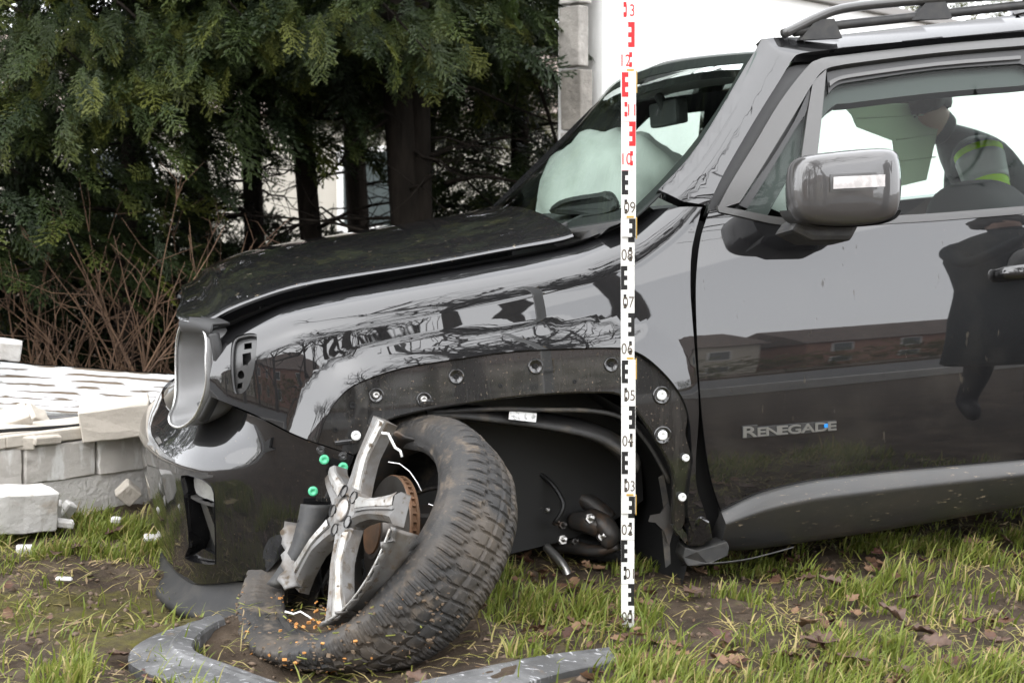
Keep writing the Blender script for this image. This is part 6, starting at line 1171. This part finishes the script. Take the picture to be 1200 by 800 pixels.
tag(mkfast('dry_grass', V.reshape(-1, 3), T, grass_m, None, np.repeat(np.clip(rng.normal(.85, .15, n4), .3, 1), 5)), 'flattened yellow dry grass lying on the soil', 'dry grass', None, 'stuff')
n5 = 260; ok = []
while len(ok) < n5:
    x, y = rng.uniform(600, 1230), rng.uniform(650, 815)
    if fbm(A([x / 90.]), A([y / 55.]), 91, 3)[0] > .50 - .06 * (x > 820): ok.append((x, y))
    elif rng.random() < .02: ok.append((rng.uniform(0, 240), rng.uniform(600, 800)))
Vl = []; Tl = []; Cl = []; tt = np.linspace(0, 1, 9)
for (x, y) in ok:
    L_ = rng.uniform(.018, .042); wv = .30 * np.sin(pi * tt ** .8) * (1 + .35 * np.sin(tt * 19 + rng.uniform(0, 6))) + .02; cu_ = rng.uniform(.1, .8); G = A([[(a_ - .5, s_ * w_, cu_ * (a_ - .5) ** 2 + abs(s_) * w_ * cu_) for s_ in (-1, 0, 1)] for a_, w_ in zip(tt, wv)]) * L_
    R_ = Rz(rng.uniform(0, 6.28)) @ Rx(rng.normal(0, .35)) @ Ry(rng.normal(0, .35)); p_ = atZ(x, y, .01); p_[2] = gz(p_[0], p_[1]) + rng.uniform(.004, .02); o_ = len(Vl) * 27; Vl.append(G.reshape(-1, 3) @ R_.T + p_); Cl.append(np.full(27, rng.random()))
    for i_ in range(8):
        for j_ in range(2): b_ = o_ + i_ * 3 + j_; Tl += [(b_, b_ + 3, b_ + 4), (b_, b_ + 4, b_ + 1)]
tag(mkfast('dead_leaves', np.concatenate(Vl), A(Tl), leafmat('dead_leaf', [(0, (.05, .022, .014)), (.5, (.10, .052, .032)), (1, (.20, .12, .07))], .6, .15), None, np.concatenate(Cl)), 'small dead brown leaves scattered through the grass', 'leaves', None, 'stuff')
# dry straw and litter flakes
n2 = 2600; X = rng.uniform(-1.5, 1.6, n2); Y = rng.uniform(2.45, 4.2, n2); m_ = fbm(X * 5, Y * 5, 77, 4) > .45; X, Y = X[m_], Y[m_]; n2 = len(X); Z = gz(X, Y) + .002; a = rng.uniform(0, 2 * pi, n2); l_ = rng.uniform(.006, .03, n2); w_ = rng.uniform(.0008, .0035, n2)
d = np.stack([np.cos(a), np.sin(a), rng.normal(.1, .18, n2)], 1) * l_[:, None]; s_ = np.stack([-np.sin(a), np.cos(a), rng.normal(0, .4, n2)], 1) * w_[:, None]; c_ = np.stack([X, Y, Z], 1)
V = np.stack([c_ - d, c_ + s_, c_ + d, c_ - s_], 1); T = (A([(0, 1, 2), (0, 2, 3)])[None] + np.arange(n2)[:, None, None] * 4).reshape(-1, 3)
lit_m = leafmat('litter', [(0, (.06, .035, .02)), (.5, (.14, .09, .05)), (1, (.34, .26, .15))], .8, .1)
tag(mkfast('leaf_litter', V.reshape(-1, 3), T, lit_m, None, np.repeat(rng.random(n2), 4)), 'crumbs of dead leaf and straw on the soil', 'litter', None, 'stuff')
n3 = 7000; X = rng.uniform(-1.5, 1.6, n3); Y = rng.uniform(2.45, 4.2, n3); m = MB()
V = []; F = []; ico = A([(1, 0, 0), (-1, 0, 0), (0, 1, 0), (0, -1, 0), (0, 0, 1), (0, 0, -1)], float); icf = [(0, 2, 4), (2, 1, 4), (1, 3, 4), (3, 0, 4), (2, 0, 5), (1, 2, 5), (3, 1, 5), (0, 3, 5)]
sz = .0015 + .010 * rng.random(n3) ** 3.5; V = (np.stack([X, Y, gz(X, Y)], 1)[:, None] + (ico[None] + rng.normal(0, .3, (n3, 6, 3))) * sz[:, None, None] * A([1, 1, .7])).reshape(-1, 3); T = (A(icf)[None] + np.arange(n3)[:, None, None] * 6).reshape(-1, 3)
tag(mkfast('soil_clods', V, T, mat('clods', (.085, .058, .038), .95, noise=(8, (.14, .10, .07), .4, .65)), None), 'small clods of brown soil on the bare patches', 'clods', None, 'stuff')
def leaf_mesh(seed, L_=.075, curl=.55):
    """lobed oak-like leaf, curled"""
    r = np.random.default_rng(seed); t = np.linspace(0, 1, 25); wv = .30 * np.sin(pi * t ** .8) * (1 + .30 * np.sin(t * 21 + 1)) + .015; rows = []
    c1, c2 = r.uniform(.3, .9) * curl, r.uniform(.4, 1.4) * curl; ph = r.uniform(0, 6)
    for tt, w in zip(t, wv):
        row = []
        for s_ in (-1, -.5, 0, .5, 1): y = s_ * w; row.append((tt - .5, y * cos(c2 * s_ * .8), .25 * c1 * (tt - .5) ** 2 * 2 + abs(s_) * w * sin(c2 * .8) * .9 + .03 * sin(tt * 9 + ph + s_ * 3)))
        rows.append(row)
    G = A(rows) * L_; G[..., 2] -= G[..., 2].min(); return G
lm = [mat('leaf_brown', (.085, .048, .030), .6, noise=(60, (.055, .03, .019), .4, .65)), mat('leaf_tan', (.17, .105, .06), .6, noise=(60, (.11, .065, .036), .4, .65)), mat('leaf_red', (.075, .032, .022), .5, noise=(60, (.045, .02, .014), .4, .65))]
LF = [(1145, 648, .085, 1, 'tan curled leaf standing in the grass at the right', 1), (1195, 662, .06, 2, 'dark red leaf at the right edge below the cladding', 0), (1108, 655, .05, 2, 'small red leaf beside the tan curled leaf', 0), (948, 742, .07, 1, 'orange-brown folded leaf above the big lobed leaf', 2), (958, 764, .085, 0, 'big lobed brown leaf on the soil at the lower right', 0), (925, 774, .06, 2, 'reddish leaf left of the big lobed leaf', 0), (845, 758, .075, 2, 'dark red-brown curled leaf right of the rod foot', 1), (1075, 738, .07, 0, 'wide brown leaf in the grass, right of centre', 0), (1045, 722, .07, 0, 'narrow brown leaf leaning in the grass, right of the soil patch', 2), (1070, 702, .06, 2, 'reddish curled leaf above the wide brown leaf', 2), (1100, 758, .06, 0, 'brown leaf below the wide brown leaf', 0), (1140, 735, .06, 2, 'dark leaf right of the wide brown leaf', 0), (975, 690, .06, 0, 'brown leaf tipped up beside the soil patch', 2), (945, 688, .05, 0, 'brown leaf leaning at the top of the soil patch', 2), (812, 700, .06, 0, 'brown leaf at the foot of the fender', 0), (820, 678, .05, 1, 'tan leaf under the sill bracket', 0), (1000, 778, .06, 0, 'brown leaf near the lower edge, right of the lobed leaf', 0), (1170, 755, .06, 0, 'brown leaf near the right lower corner', 0), (1115, 785, .07, 2, 'dark leaf in the grass at the lower right', 0), (1060, 790, .06, 0, 'brown leaf at the lower edge of the picture', 0), (1030, 655, .05, 2, 'small red leaf in shadow under the cladding', 0), (135, 623, .06, 2, 'dark red leaf in the grass beside the bumper', 1), (88, 645, .05, 2, 'dark leaf in the grass in front of the rubble', 0), (66, 655, .045, 0, 'small brown leaf near the dark one in the left grass', 0), (138, 772, .05, 0, 'curled brown leaf left of the hook-shaped trim', 2), (182, 790, .07, 2, 'red-brown leaf beside the bend of the trim', 1), (490, 793, .05, 0, 'brown leaf at the foot of the tyre', 1), (562, 742, .05, 0, 'brown leaf right of the tyre', 2), (690, 690, .05, 0, 'brown leaf in the grass under the wheel arch', 2), (655, 700, .045, 0, 'small brown leaf left of the rod in the grass', 0), (1085, 668, .05, 2, 'small dark leaf at the edge of the right soil patch', 0), (1178, 640, .05, 0, 'brown leaf in the grass close to the cladding', 2)]
for i, (x, y, s_, c_, lab, tilt) in enumerate(LF):
    G = leaf_mesh(i, s_ * 1.1, .7); q = atZ(x, y, .012); q[2] = gz(q[0], q[1]) + .016; R_ = Rz(rng.uniform(0, 6.28)) @ Rx(rng.normal(0, .25)) @ Ry([.0, .25, -.45][tilt] + rng.normal(0, .1)); G2 = G @ R_.T; G2[..., 2] -= min(0, G2[..., 2].min()); m = MB(); m.grid(G2); o = m.build('fallen_leaf', lm[c_], None, True); o.location = tuple(q); s2 = o.modifiers.new('t', 'SOLIDIFY'); s2.thickness = .0008; tag(o, lab, 'leaf', 'fallen leaves in the grass')
